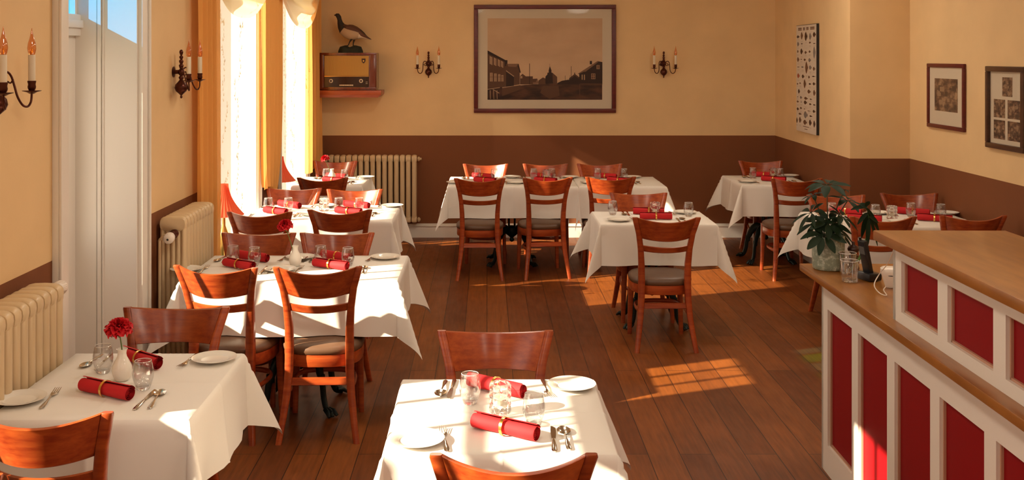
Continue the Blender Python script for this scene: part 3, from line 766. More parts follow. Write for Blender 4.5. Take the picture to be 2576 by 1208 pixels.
r3 = radiator('radiator', 16, .10, .735, .0622, .145, 3, 'cream column radiator against the brown back wall behind the small rear table')
r3.location = (-1.228, 10.85, 0)
b = MB(); T = Matrix.Translation((.50, 0, .835)) @ Matrix.Rotation(R(90), 4, 'Y'); b.lathe([(.02, 0), (.026, .012), (.020, .022), (.010, .03), (.014, .034), (.010, .042)], 14, 0, T, True)
T = Matrix.Translation((.50, 0, .20)) @ Matrix.Rotation(R(90), 4, 'Y'); b.lathe([(.02, 0), (.026, .012), (.020, .022), (.008, .03)], 14, 0, T, True); b.build('end_plug', 'radiator', r3)

# ------------------------------------------------------------------ curtains
def curtain(x, ya, yb, ztop, zbot, folds, amp, label, tilt=lambda v: (0, 1), seed=0):
    rnd = random.Random(seed); ph = [rnd.uniform(0, 6) for _ in range(4)]; rows = []
    for j in range(31):
        v = j / 30; row = []; sh, sq = tilt(v)
        for i in range(81):
            u = i / 80; y_ = (ya + yb) / 2 + ((u - .5) * (yb - ya)) * sq + sh
            ww_ = math.sin(u * folds * 2 * PI + ph[0] + .5 * math.sin(v * 3 + ph[1])) + .45 * math.sin(u * folds * 4.3 * PI + ph[2] + v * 1.5)
            z = ztop + (zbot - ztop) * v + (.03 * math.sin(u * 5 + ph[3]) * v)
            row.append((x + amp * ww_ * (.7 + .4 * v), y_, z))
        rows.append(row)
    cy = (ya + yb) / 2; b = MB(); b.grid([[(p[0] - x, p[1] - cy, p[2] - zbot) for p in r] for r in rows])
    return tag(b.build('curtain_panel', 'curtain', None, 80, False, (x, cy, zbot)), label, 'curtain', 'orange voile curtains at the windows')
curtain(-1.735, 6.20, 6.68, 2.62, .62, 4, .020, 'deep orange voile curtain at the left of the first window, beside the wall light', lambda v: (0, 1 - .10 * v), 1)
curtain(-1.735, 7.95, 8.80, 2.62, .86, 5, .022, 'golden voile curtain hanging between the two lace windows', lambda v: (-.02 * v - .10 * v ** 6, 1 - .12 * v - .35 * v ** 8), 2)
curtain(-1.735, 9.90, 10.74, 2.62, .80, 4, .022, 'golden voile curtain at the right of the second window, next to the radio', lambda v: (.0, 1 - .08 * v), 3)
def swag(ya, yb, zlow, label, seed):
    rows = []; cy = (ya + yb) / 2
    for j in range(29):
        v = j / 28; row = []
        for i in range(41):
            u = -1 + 2 * i / 40; zb = zlow + .30 * abs(u) ** 2.6; zt = 2.60
            z = zt + (zb - zt) * v ** .8
            x = .02 + .05 * (1 - u * u) * math.sin(v * PI) + .020 * math.sin(v * 17 + seed + 1.2 * u * u) * (1 - .5 * abs(u))
            row.append((x, u * (yb - ya) / 2, z - zlow))
        rows.append(row)
    b = MB(); b.grid(rows)
    tag(b.build('swag_valance', 'swag', None, 80, False, (-1.72, cy, zlow)), label, 'valance', 'scalloped voile valances')
swag(6.34, 8.12, 2.185, 'draped cream voile valance scalloped over the first window', 1); swag(8.50, 10.42, 2.17, 'draped cream voile valance scalloped over the second window', 4)
def lace(ya, yb, label, seed):
    rnd = random.Random(seed); x = -1.862; cy = (ya + yb) / 2; z0 = .45; rows = []
    for j in range(3):
        rows.append([(.006 * math.sin(i * .9), ya - cy + (yb - ya) * i / 60, z0 - .44 + (2.58 - z0) * j / 2) for i in range(61)])
    b = MB(); b.grid(rows, 0)
    def leaf(y_, z, a, l):
        p = []
        for k, wd in ((0, 0), (.3, .2), (.65, .17), (1, 0)):
            p.append((k * l, wd * l))
        o = [(q, h) for q, h in p] + [(q, -h) for q, h in p[1:3]][::-1]
        b.add([(.010, y_ + (q * math.cos(a) - h * math.sin(a)) * .8, z + q * math.sin(a) + h * math.cos(a)) for q, h in o], [tuple(range(len(o)))], 1)
    for k in range(30):
        base = (yb - cy) - .30 - .42 * (k % 2) + rnd.uniform(-.07, .07) if True else 0
        z = .12 + (k // 2) * .142; a = rnd.uniform(.9, 2.2); y_ = base
        for s_ in range(9):
            a += rnd.uniform(-.45, .45); st = .020
            ny_, nz_ = y_ + st * math.cos(a) * .8, z + st * math.sin(a)
            b.add([(.0095, y_, z - .0015), (.0095, ny_, nz_ - .0015), (.0095, ny_, nz_ + .0015), (.0095, y_, z + .0015)], [(0, 1, 2, 3)], 1)
            y_, z = ny_, nz_
            if s_ % 2 == 1 or s_ == 8:
                for sg in (-1, 1):
                    if rnd.random() < .85: leaf(y_, z, a + sg * rnd.uniform(.4, 1.0), rnd.uniform(.025, .045))
    tag(b.build('lace_curtain', ['lace', 'lace_print'], None, 80, False, (x, cy, .44)), label, 'curtain', 'white lace curtains')
lace(6.77, 8.00, 'white lace curtain printed with leafy vines across the first window', 3); lace(8.97, 10.20, 'white lace curtain printed with leafy vines across the second window', 5)
def lamp(y, x, label, zs=.44, zt=1.045):
    t = thing('table_lamp', (x, y, zs), 0, label, 'lamp', 'pleated lamps on the window sills')
    b = MB(); prof = []
    for k in range(13):
        q = k / 12; prof.append((.030 + .105 * (1 - q) ** 1.9, .375 + .215 * q))
    b.lathe(prof, 120, 0, None, False, lambda a, i: 1 + .035 * math.cos(a * 30)); b.build('lamp_shade', 'shade', t, 50, False)
    b = MB(); b.lathe([(.0005, 0), (.06, 0), (.062, .01), (.03, .03), (.014, .06), (.03, .12), (.045, .18), (.032, .25), (.012, .30), (.010, .40), (.0005, .41)], 24); b.build('lamp_base', 'gold', t)
lamp(7.17, -1.795 - .03, 'coral pleated bell lampshade behind the left curtain of the first window')
lamp(9.115, -1.795 - .03, 'coral pleated bell lampshade behind the golden curtain of the second window')

# ------------------------------------------------------------------ wall lights
def make_sconce():
    t = thing('wall_sconce'); b = MB(); T = Matrix.Translation((0, -.045, 0))
    b.lathe([(.0005, 0), (.006, .004), (.007, .012), (.004, .018), (.012, .026), (.030, .042), (.037, .060), (.033, .080), (.018, .096), (.009, .108), (.014, .116), (.014, .124), (.008, .130), (.016, .140), (.019, .152), (.016, .162), (.008, .170), (.012, .182), (.014, .19), (.007, .198), (.012, .208), (.013, .216), (.006, .224), (.011, .234), (.011, .240), (.005, .246), (.009, .256), (.0115, .266), (.008, .276), (.0005, .280)], 20, 0, T)
    b.lathe([(.012, 0), (.012, .045)], 12, 0, Matrix.Translation((0, -.045, .152)) @ Matrix.Rotation(R(-90), 4, 'X'), True)
    b.lathe([(.03, 0), (.032, .004), (.02, .008)], 20, 0, Matrix.Translation((0, 0, .152)) @ Matrix.Rotation(R(90), 4, 'X'), True)
    b.build('stem', 'bronze', t, 60)
    for s_ in (-1, 1):
        b = MB(); pts = [(s_ * .012, -.047, .150), (s_ * .024, -.052, .170), (s_ * .042, -.062, .176), (s_ * .053, -.072, .160), (s_ * .056, -.082, .125), (s_ * .058, -.093, .085), (s_ * .070, -.106, .055), (s_ * .090, -.116, .050), (s_ * .106, -.120, .068), (s_ * .112, -.12, .098)]
        b.tube(bez(pts, 5), .0042, 8)
        b.tube(bez([(s_ * .018, -.049, .140), (s_ * .030, -.054, .128), (s_ * .040, -.060, .138), (s_ * .036, -.060, .152), (s_ * .028, -.056, .150)], 4), .003, 6)
        b.tube(bez([(s_ * .055, -.078, .150), (s_ * .047, -.072, .136), (s_ * .038, -.066, .142)], 4), .003, 6)
        arm = b.build('arm', 'bronze', t, 60)
        T = Matrix.Translation((s_ * .112, -.12, 0)); b = MB()
        b.lathe([(.0005, .094), (.008, .095), (.018, .101), (.033, .105), (.034, .107), (.016, .105), (.010, .108), (.013, .112), (.015, .120), (.013, .130), (.0155, .140), (.0150, .143), (.0005, .143)], 24, 0, T); b.build('drip_pan', 'bronze', arm, 50)
        b = MB(); b.lathe([(.0125, .141), (.0125, .236), (.011, .238), (.0005, .238)], 20, 0, T); b.build('candle_tube', 'candle', arm)
        b = MB(); b.lathe([(.009, .238), (.013, .246), (.0155, .262), (.0135, .280), (.0075, .300), (.003, .320), (.0008, .336)], 20, 0, T); b.build('flame_bulb', 'bulb', arm, 80)
        b = MB(); b.lathe([(.0005, .238), (.006, .240), (.005, .252), (.0015, .262), (.0005, .263)], 10, 0, T); b.build('bulb_foot', 'gold', arm)
    return t
sconce = make_sconce(); GS = 'two armed brass wall lights'
place(sconce, (-.615, YB, 1.685), 0, 'two armed wall light on the back wall between the radio and the large picture', 'wall light', GS)
place(sconce, (1.86, YB, 1.685), 0, 'two armed wall light on the back wall right of the large picture', 'wall light', GS)
place(sconce, (XL, 5.90, 1.675), R(90), 'two armed wall light on the left wall beside the first orange curtain', 'wall light', GS)
place(sconce, (XL, 3.68, 1.685), R(90), 'large looking wall light cut off by the left frame edge', 'wall light', GS)

# ------------------------------------------------------------------ pictures
PC = {}
def flat(name, c, rough=.6):
    if name not in PC: PC[name] = mat(name, c, rough)
    return PC[name]
def frame_parts(t, w_, h_, fw, depth, mt, rounded=.006):
    b = MB(); hw, hh = w_ / 2, h_ / 2
    for a in (((-hw, -depth, hh - fw), (hw, 0, hh)), ((-hw, -depth, -hh), (hw, 0, -hh + fw)), ((-hw, -depth, -hh + fw), (-hw + fw, 0, hh - fw)), ((hw - fw, -depth, -hh + fw), (hw, 0, hh - fw))):
        b.box(a[0], a[1], 0, None, rounded)
    b.build('frame', mt, t, 50)
    b = MB(); b.box((-hw + fw, -.008, -hh + fw), (hw - fw, -.002, hh - fw)); b.build('mat_board', 'mat_board', t, 0)
    b = MB(); b.box((-hw + fw, -.014, -hh + fw), (hw - fw, -.012, hh - fw)); b.build('cover_glass', 'cover', t, 0)
S1 = 10.89 / 2600
cxp, czp = (1371 - 1225) * S1, H - (148 - 140) * S1
big = thing('framed_picture', (cxp, YB, czp), 0, 'large framed sepia street photograph with church in the middle of the back wall', 'picture')
frame_parts(big, 358 * S1, 272 * S1, 10.5 * S1, .03, 'frame_wood')
sm_ = bpy.data.materials.new('print_sky'); sm_.use_nodes = True; M['print_sky'] = sm_
pb(sm_).inputs['Roughness'].default_value = .7
L(sm_, ramp(sm_, noise(sm_, (1, 1, 2), 2.2, 4), [(.3, (.54, .35, .21)), (.7, (.66, .44, .27))]), pb(sm_).inputs['Base Color'])
gm_ = bpy.data.materials.new('print_ground'); gm_.use_nodes = True; M['print_ground'] = gm_; pb(gm_).inputs['Roughness'].default_value = .7
L(gm_, ramp(gm_, noise(gm_, (1, 1, 3), 6, 4), [(.35, (.030, .012, .007)), (.7, (.115, .042, .022))]), pb(gm_).inputs['Base Color'])
PM = ['print_sky', 'print_ground', mat('print_dark', (.030, .012, .008), .7), mat('print_mid', (.11, .046, .025), .7), mat('print_light', (.42, .26, .15), .7), mat('print_roof', (.22, .115, .065), .7)]
def pp(cx_, cy_):   # crop coordinates of the photograph's detail -> local metres
    px, py = 1200 + cx_ / 7.106, 100 + cy_ / 7.106
    return ((px - 1225) * S1 - cxp, H - (py - 140) * S1 - czp)
b = MB(); lay = [0]
def poly_(pts, mi, yo=None):
    lay[0] += 1; yy = -.0084 - .000025 * lay[0]
    q = [pp(*p) for p in pts]; b.add([(x, yy, z) for x, z in q], [tuple(range(len(q)))], mi)
def rect(a, c, d_, e, mi): poly_([(a, c), (d_, c), (d_, e), (a, e)], mi)
rect(188, -384, 2245, 1075, 0)
poly_([(188, 860), (600, 830), (1000, 800), (1450, 780), (2240, 790), (2240, 1075), (188, 1075)], 1)
poly_([(1180, 820), (1460, 830), (1480, 1000), (1300, 1060), (1130, 950)], 3)
poly_([(188, 190), (520, 370), (520, 840), (188, 860)], 3)
poly_([(188, 190), (520, 370), (500, 395), (188, 250)], 2); rect(500, 365, 545, 470, 2)
for i, x in enumerate((225, 300, 372, 430)):
    s_ = 50 - i * 4; poly_([(x, 290 + i * 28), (x + s_, 315 + i * 28), (x + s_, 455 + i * 17), (x, 430 + i * 17)], 4)
    rect(x + s_ / 2 - 3, 320 + i * 28, x + s_ / 2 + 3, 440 + i * 16, 3)
    rect(x + 5, 590 + i * 14, x + s_ + 5, 748, 4); rect(x + 5 + s_ / 2 - 3, 600 + i * 14, x + 8 + s_ / 2, 748, 3); rect(x + 5, 665, x + s_ + 5, 671, 3)
poly_([(520, 430), (745, 430), (785, 590), (765, 590), (765, 800), (520, 840)], 3); poly_([(540, 430), (740, 432), (700, 490), (560, 480)], 5); poly_([(735, 430), (785, 590), (765, 590), (728, 470)], 2)
poly_([(520, 560), (660, 660), (660, 830), (520, 840)], 2); poly_([(520, 545), (665, 650), (660, 665), (520, 565)], 4)
poly_([(770, 650), (815, 610), (880, 660), (920, 720), (920, 800), (770, 800)], 3); rect(778, 650, 812, 692, 4); rect(880, 655, 1000, 800, 3); poly_([(1000, 700), (1080, 695), (1110, 790), (1000, 800)], 5); poly_([(1000, 700), (1080, 695), (1050, 760), (1000, 760)], 3)
poly_([(1100, 730), (1180, 675), (1240, 700), (1240, 800), (1100, 800)], 3)
poly_([(1225, 660), (1260, 620), (1260, 590), (1350, 590), (1435, 665), (1435, 780), (1225, 790)], 2); poly_([(1350, 590), (1435, 665), (1435, 775), (1360, 780)], 3); rect(1283, 540, 1333, 600, 2); poly_([(1285, 545), (1303, 470), (1332, 545)], 2); rect(1300, 430, 1304, 480, 2)
poly_([(1440, 775), (1520, 735), (1640, 715), (1700, 730), (1700, 800), (1440, 800)], 2)
poly_([(1650, 690), (1750, 610), (1830, 670), (1830, 790), (1650, 790)], 2); poly_([(1660, 690), (1750, 615), (1825, 672), (1825, 700), (1750, 640), (1670, 710)], 3); rect(1742, 590, 1756, 625, 2)
poly_([(1810, 610), (2160, 385), (2245, 400), (2245, 800), (1830, 790), (1830, 615)], 2); poly_([(1800, 612), (2160, 380), (2190, 385), (1940, 575), (1920, 570), (1850, 600)], 5); rect(2020, 380, 2058, 440, 2)
rect(2045, 605, 2118, 705, 4); rect(2052, 612, 2078, 650, 3); rect(2085, 612, 2111, 650, 3); rect(2052, 656, 2078, 698, 3); rect(2085, 656, 2111, 698, 3)
rect(2140, 455, 2195, 525, 4); rect(2148, 462, 2164, 518, 3); rect(2171, 462, 2187, 518, 3); rect(1873, 625, 1893, 715, 4); rect(1915, 625, 1933, 720, 4)
for x, z0_, z1_, w_ in ((940, 425, 800, 9), (1686, 475, 790, 8), (1577, 640, 730, 6), (1665, 640, 720, 5), (1840, 790, 1000, 12)): rect(x - w_ / 2, z0_, x + w_ / 2, z1_, 2 if x != 1840 else 3)
poly_([(188, 880), (410, 850), (410, 862), (188, 895)], 4); poly_([(450, 850), (900, 795), (900, 806), (450, 866)], 4); poly_([(450, 866), (780, 812), (760, 900), (450, 1010)], 3)
for k in range(7): poly_([(200 + 30 * k, 900 + 8 * (k % 3)), (212 + 30 * k, 900), (196 + 30 * k + 20 * (k % 2), 1065), (186 + 30 * k + 20 * (k % 2), 1060)], 4 if k % 2 else 2)
poly_([(275, 890), (290, 885), (400, 950), (395, 965)], 4); rect(1850, 785, 2240, 800, 3)
b.build('print', PM, big, 0, False)

# fish poster on the right hand wall
pdir = Vector((XR1 - CX, YB - CY, 0)).normalized(); xw = lambda y_: CX + (y_ - CY) * (XR1 - CX) / (YB - CY)
yc = 9.66; rzp = math.atan2(pdir.y, pdir.x) + PI   # local +x runs towards the viewer, -y faces the room
post = thing('fish_poster', (xw(yc) - .003, yc, 1.705), rzp, 'tall narrow fish chart poster on the pale wall near the right corner', 'poster')
pw_, ph_ = .335, .505
b = MB(); b.box((-pw_, -.022, -ph_), (pw_, 0, ph_), 0); pb_o = b.build('canvas_block', 'black', post, 0)
b = MB(); rnd = random.Random(4); b.add([(-pw_, -.0232, -ph_), (pw_ - .004, -.0232, -ph_), (pw_ - .004, -.0232, ph_ - .004), (-pw_, -.0232, ph_ - .004)], [(0, 1, 2, 3)], 0)
def fish(cx_, cz_, l, h_, mi, a=0):
    o = [(-.5, 0), (-.35, .32), (-.05, .5), (.22, .25), (.34, .06), (.5, .32), (.46, 0), (.5, -.32), (.34, -.06), (.22, -.25), (-.05, -.5), (-.35, -.32)]
    ca, sa = math.cos(a), math.sin(a)
    b.add([(cx_ + (x * l * ca - z * h_ * sa), -.0236, cz_ + x * l * sa + z * h_ * ca) for x, z in o], [tuple(range(12))], mi)
rows_ = [(.40, [(-.27, .10, .03), (-.14, .08, .075), (.0, .10, .09), (.14, .08, .07), (.27, .10, .05)]), (.33, [(-.27, .07, .05), (-.14, .07, .012), (.13, .07, .02), (.27, .08, .01)]),
 (.25, [(-.28, .05, .03), (-.15, .09, .06), (-.01, .08, .03), (.12, .07, .025), (.27, .08, .12)]), (.18, [(-.27, .08, .05), (-.16, .05, .01), (-.04, .08, .025), (.12, .09, .04)]),
 (.10, [(-.26, .09, .008), (-.12, .08, .02), (.02, .10, .12), (.14, .09, .045), (.26, .08, .04)]), (.02, [(-.26, .09, .05), (-.10, .09, .04), (.10, .06, .03), (.25, .12, .012)]),
 (-.05, [(-.29, .05, .02), (-.20, .05, .02), (-.04, .09, .09), (.13, .08, .02), (.26, .09, .03)]), (-.12, [(-.24, .07, .05), (.10, .11, .04), (.27, .08, .06)]),
 (-.18, [(-.28, .05, .01), (-.17, .08, .03), (.0, .13, .03), (.16, .08, .012)]), (-.23, [(-.28, .08, .022), (-.16, .05, .01), (-.02, .11, .04), (.14, .08, .02), (.27, .08, .015)]),
 (-.29, [(-.28, .08, .03), (-.17, .07, .025), (-.05, .05, .01), (.10, .12, .006), (.26, .09, .03)]), (-.345, [(-.20, .11, .022), (-.01, .14, .07), (.16, .10, .016)]),
 (-.405, [(-.31, .05, .06), (-.20, .09, .06), (-.03, .13, .05), (.14, .09, .06), (.27, .07, .07)])]
for z, lst in rows_:
    for (x, l, h_) in lst: fish(-x * -1, z + rnd.uniform(-.008, .008), l, h_, rnd.choice((1, 1, 2, 2, 3)) if not (abs(x + .26) < .01 and abs(z - .02) < .01) else 4)
    for (x, l, h_) in lst:
        for q in range(3): b.add([(x - .03, -.0234, z - h_ / 2 - .010 - q * .006), (x + .03, -.0234, z - h_ / 2 - .010 - q * .006), (x + .03, -.0234, z - h_ / 2 - .012 - q * .006), (x - .03, -.0234, z - h_ / 2 - .012 - q * .006)], [(0, 1, 2, 3)], 5)
# heading: four words of blurred capitals, two caption lines at the foot
for x0_, x1_, n_ in ((-.265, -.145, 5), (-.10, -.035, 3), (.01, .085, 3), (.14, .275, 6)):
    wl = (x1_ - x0_) / n_
    for q in range(n_):
        a_, c_ = x0_ + q * wl, x0_ + (q + .82) * wl
        b.add([(a_, -.0236, .453), (c_, -.0236, .453), (c_, -.0236, .481), (a_, -.0236, .481)], [(0, 1, 2, 3)], 2)
        b.add([(a_ + wl * .3, -.0238, .460), (c_ - wl * .2, -.0238, .460), (c_ - wl * .2, -.0238, .466), (a_ + wl * .3, -.0238, .466)], [(0, 1, 2, 3)], 5)
for z, hw_ in ((-.455, .10), (-.478, .05)):
    for q in range(int(hw_ * 200)): b.add([(-hw_ + q * .01, -.0236, z), (-hw_ + q * .01 + .007, -.0236, z), (-hw_ + q * .01 + .007, -.0236, z + .008), (-hw_ + q * .01, -.0236, z + .008)], [(0, 1, 2, 3)], 2)
b.build('chart_print', [flat('poster_paper', (.66, .57, .46)), flat('fish_dark', (.07, .03, .015)), flat('fish_brown', (.17, .08, .04)), flat('fish_grey', (.22, .19, .17)), flat('fish_red', (.42, .08, .03)), flat('poster_caption', (.50, .42, .33))], post, 0, False)
for c_ in post.children: pass

def photo_mat(name, s):
    m = mat(name, (.2, .12, .07), .6); n = noise(m, (1, 1, 1.6), s, 6, .65)
    L(m, ramp(m, n, [(.36, (.035, .016, .010)), (.5, (.15, .075, .04)), (.64, (.42, .26, .15))]), pb(m).inputs['Base Color']); return m
M['photo'] = photo_mat('sepia_interior_print', 9); M['photo2'] = photo_mat('sepia_small_print', 16)
def wallpic(ya, yb, za, zb, label, fw, mt, prints, mtp, dark=.022, rot=0):
    t = thing('framed_picture', (XR, (ya + yb) / 2, (za + zb) / 2), R(-90), label, 'picture')
    t.rotation_euler = (0, rot, R(-90)); w_, h_ = ya - yb, zb - za
    frame_parts(t, abs(w_), h_, fw, dark, mt)
    for (a, c, e, f_) in prints:
        b = MB(); W_, H_ = abs(w_), h_; x0, x1 = -W_ / 2 + a * W_, -W_ / 2 + c * W_; z0, z1 = H_ / 2 - f_ * H_, H_ / 2 - e * H_
        b.box((x0, -.0095, z0), (x1, -.0083, z1)); 
        # furniture, beams and lamps of the room in the print
        rnd = random.Random(int(a * 100 + e * 777))
        for q in range(10):
            u0, v0 = rnd.uniform(.03, .8), rnd.uniform(.03, .75); du, dv = rnd.uniform(.05, .2), rnd.uniform(.03, .2); yy = -.0096 - q * .00004
            b.add([(x0 + (x1 - x0) * u0, yy, z0 + (z1 - z0) * v0), (x0 + (x1 - x0) * (u0 + du), yy, z0 + (z1 - z0) * v0), (x0 + (x1 - x0) * (u0 + du), yy, z0 + (z1 - z0) * (v0 + dv)), (x0 + (x1 - x0) * u0, yy, z0 + (z1 - z0) * (v0 + dv))], [(0, 1, 2, 3)], 1 + q % 2)
        b.build('print', [mtp, flat('print_shape_dark', (.07, .035, .02)), flat('print_shape_light', (.30, .19, .11))], t, 0, False)
    return t
wallpic(8.10, 7.472, 1.365, 1.860, 'smaller dark red framed sepia photograph of a room on the right wall', .030, 'frame_wood', [(.19, .81, .23, .73)], 'photo')
wallpic(7.135, 6.63, 1.290, 1.848, 'dark framed set of five small sepia photographs at the right frame edge', .036, 'frame_dark',
        [(.40, .66, .13, .36), (.17, .47, .40, .62), (.54, .86, .40, .62), (.17, .47, .65, .88), (.54, .86, .65, .88)], 'photo2', .03)

# ------------------------------------------------------------------ shelf, radio, goose
b = MB(); b.box((-1.755, 10.585, 1.515), (-1.085, YB, 1.562), 0, None, .003)
v = [(-1.755, 10.60, 1.490), (-1.12, 10.60, 1.490), (-1.12, YB, 1.490), (-1.755, YB, 1.490), (-1.755, 10.59, 1.515), (-1.09, 10.59, 1.515), (-1.09, YB, 1.515), (-1.755, YB, 1.515)]
b.add(v, [(3, 2, 1, 0), (4, 5, 6, 7), (0, 1, 5, 4), (1, 2, 6, 5), (2, 3, 7, 6), (3, 0, 4, 7)])
tag(b.build('wall_shelf', 'shelf_wood', None, 30), 'reddish wooden shelf on the back wall carrying the old radio', 'shelf')
rad = thing('vintage_radio', (-1.43, 10.62, 1.562), 0, 'old wooden valve radio with golden grille on the wall shelf', 'radio')
b = MB(); b.box((-.295, 0, .012), (.295, .24, .388), 0, None, .012); b.box((-.29, -.006, 0), (.29, .235, .016), 0, None, .004)
b.box((-.295, -.012, .365), (.295, .02, .388), 0, None, .005); b.box((.222, -.012, .03), (.285, .01, .366), 0, None, .005); b.box((-.285, -.012, .03), (-.245, .01, .366), 0, None, .005); b.box((-.29, -.014, .012), (.29, .01, .032), 0, None, .005)
b.build('cabinet', 'radio_wood', rad, 40)
b = MB(); b.box((-.238, -.006, .152), (.216, .004, .356)); b.build('speaker_grille', 'grille', rad, 0)
b = MB(); b.box((-.238, -.008, .034), (.216, .004, .142)); b.build('dial_panel', 'radio_dark', rad, 0) if False else b.build('dial_panel', mat('dark_dial', (.030, .010, .006), .15), rad, 0)
b = MB(); b.box((-.240, -.010, .143), (.218, .0, .149)); b.box((-.20, -.012, .028), (.18, -.006, .032)); b.build('brass_trim', 'gold', rad, 0)
for x in (-.170, .138):
    b = MB(); T = Matrix.Translation((x, -.008, .098)) @ Matrix.Rotation(R(90), 4, 'X'); b.lathe([(.019, 0), (.020, .008), (.015, .010), (.0005, .010)], 24, 0, T); k_ = b.build('knob_ring', 'ivory', rad)
    b = MB(); b.lathe([(.012, .010), (.011, .022), (.0005, .023)], 20, 0, T); b.build('knob', 'mill', k_)
for q in range(8):
    b = MB(); b.box((-.084 + q * .018, -.018, .048), (-.069 + q * .018, -.006, .060), 0, None, .002); b.build('push_key', 'ivory', rad)
b = MB(); sh = [(-.020, .026), (.020, .026), (.019, .0), (.010, -.018), (0, -.024), (-.010, -.018), (-.019, .0)]
b.loft([[(.163 + x, y_, .302 + z) for x, z in sh] for y_ in (-.006, -.012)]); b.loft([[(.163 + x * .35, y_, .302 + z * .35) for x, z in sh] for y_ in (-.012, -.014)], 1); b.build('emblem', ['mill', 'gold'], rad, 30)
for zz_ in (.070, .085): 
    b = MB(); b.box((.185, -.0095, zz_), (.205, -.008, zz_ + .003)); b.build('scale_mark', 'ivory', rad, 0)

goose = thing('stuffed_goose', (-1.37, 10.73, 1.95), 0, 'stuffed dark headed goose on a green mount on top of the radio', 'bird')
def gp(cx_, cy_): return ((780 + cx_ / 4.646 - 1225) * .004127 + 1.37, H - (cy_ / 4.646 - 140) * .004127 - 1.95)
sp = [(282, 178, 5, 3), (294, 177, 8, 7), (306, 176, 19, 17), (322, 180, 28, 23), (337, 200, 27, 23), (345, 232, 26, 22), (352, 268, 33, 28), (366, 305, 46, 40), (392, 340, 66, 56), (432, 362, 82, 70), (480, 378, 90, 76), (530, 388, 80, 70), (578, 400, 58, 56), (618, 415, 38, 42), (660, 438, 18, 30), (715, 463, 4, 8)]
b = MB(); q = 24; rings = []; k_ = .00089
for i, (x, y_, r, ry) in enumerate(sp):
    a = sp[max(0, i - 1)]; c = sp[min(len(sp) - 1, i + 1)]; t_ = Vector((c[0] - a[0], -(c[1] - a[1]))).normalized(); nrm = Vector((-t_.y, t_.x)); X_, Z_ = gp(x, y_)
    rings.append([(X_ + nrm.x * r * k_ * math.sin(2 * PI * j / q), ry * k_ * math.cos(2 * PI * j / q), Z_ + nrm.y * r * k_ * math.sin(2 * PI * j / q)) for j in range(q)])
b.loft(rings)
for fi, f in enumerate(b.f):
    if len(f) > 4: continue
    i, j = fi // q, fi % q; up = math.sin(2 * PI * (j + .5) / q)
    b.m[fi] = 0 if i < 7 or (i == 7 and up < .5) else (0 if i > 11 and up > .0 else (3 if i > 11 else (2 if up > .30 - .04 * (i - 8) else 1)))
b.build('body', [flat('goose_black', (.018, .014, .012)), flat('goose_breast', (.42, .30, .19)), flat('goose_back', (.10, .035, .018)), flat('goose_white', (.60, .50, .38))], goose, 80)
b = MB(); P1 = gp(430, 320); 
for s_ in (-1, 1):
    rings = []
    for (x, y_, r) in ((430, 320, 20), (470, 335, 44), (540, 360, 46), (600, 395, 30), (660, 430, 14), (705, 458, 3)):
        X_, Z_ = gp(x, y_); rings.append([(X_, s_ * (.040 + .018 * math.sin(2 * PI * j / 10) - .00005 * (x - 430)), Z_ + r * k_ * math.cos(2 * PI * j / 10)) for j in range(10)])
    b.loft(rings)
b.build('wing', flat('goose_back', (.10, .035, .018)), goose, 60)
for (xa, ya_, xb, yb_, dy) in ((490, 455, 450, 530, -.02), (515, 455, 500, 550, .02)):
    A_, B_ = gp(xa, ya_), gp(xb, yb_); b = MB(); b.tube([(A_[0], dy, A_[1]), ((A_[0] + B_[0]) / 2 - .004, dy, (A_[1] + B_[1]) / 2), (B_[0], dy, B_[1])], [.012, .006, .005], 8)
    for s_ in (-1, 0, 1): b.tube([(B_[0], dy, B_[1]), (B_[0] - .03, dy + s_ * .014, B_[1] - .008)], [.005, .003], 6)
    b.build('leg', flat('goose_black', (.018, .014, .012)), goose)
b = MB(); rnd = random.Random(2); rings = []
for kz, zz_ in ((1.0, 0), (.98, .02), (.85, .04), (.45, .055)):
    ring = []
    for j in range(28):
        a = 2 * PI * j / 28; wob = 1 + .10 * math.sin(a * 5) + .05 * math.sin(a * 9)
        hump = .022 * (abs(math.cos(a)) > .55) * (zz_ > .03) ; ring.append((gp(472, 0)[0] + .118 * kz * wob * math.cos(a), .06 * kz * wob * math.sin(a), zz_ + hump))
    rings.append(ring)
b.loft(rings); b.build('mount', mat('mossy_mount', (.022, .028, .018), .8), goose, 60)

# ------------------------------------------------------------------ bar counter
OC = (1.562, 4.823, 0); RC = R(-.86)
def face(t, x, y_far, n, pw, gap, first, z0, z1, pz0, pz1, back):
    """face frame in local coords, running to -y from y_far"""
    b = MB(); y_end = y_far - first - n * (pw + gap)
    fr = .024
    b.box((x, y_end, pz1), (x + fr, y_far, z1)); b.box((x, y_end, z0), (x + fr, y_far, pz0))
    ys_ = y_far - first; b.box((x, ys_, pz0), (x + fr, y_far, pz1))
    for k in range(n):
        a = ys_ - k * (pw + gap) - pw; b.box((x, a - gap, pz0), (x + fr, a, pz1))
    b.box((x, y_far - fr, z0), (back, y_far, z1)); b.box((x + .05, y_end, z0), (back, y_end + .02, z1))
    b.build('face_frame', 'whiteframe', t, 0)
    b = MB()
    for k in range(n):    # bead moulding round each panel, set inside the recess
        y1_ = ys_ - k * (pw + gap); y0_ = y1_ - pw
        for a in ((y0_, y0_ + .008, pz0, pz1), (y1_ - .008, y1_, pz0, pz1), (y0_, y1_, pz0, pz0 + .008), (y0_, y1_, pz1 - .008, pz1)): b.box((x + .012, a[0], a[2]), (x + fr, a[1], a[3]))
    b.build('bead_moulding', flat('pinkish_edge', (.50, .27, .18)), t, 0)
    for k in range(n):
        y1_ = ys_ - k * (pw + gap); b = MB(); b.box((x + fr - .004, y1_ - pw - .004, pz0 - .004), (x + fr + .012, y1_ + .004, pz1 + .004)); b.build('panel', 'redpanel', t, 0)
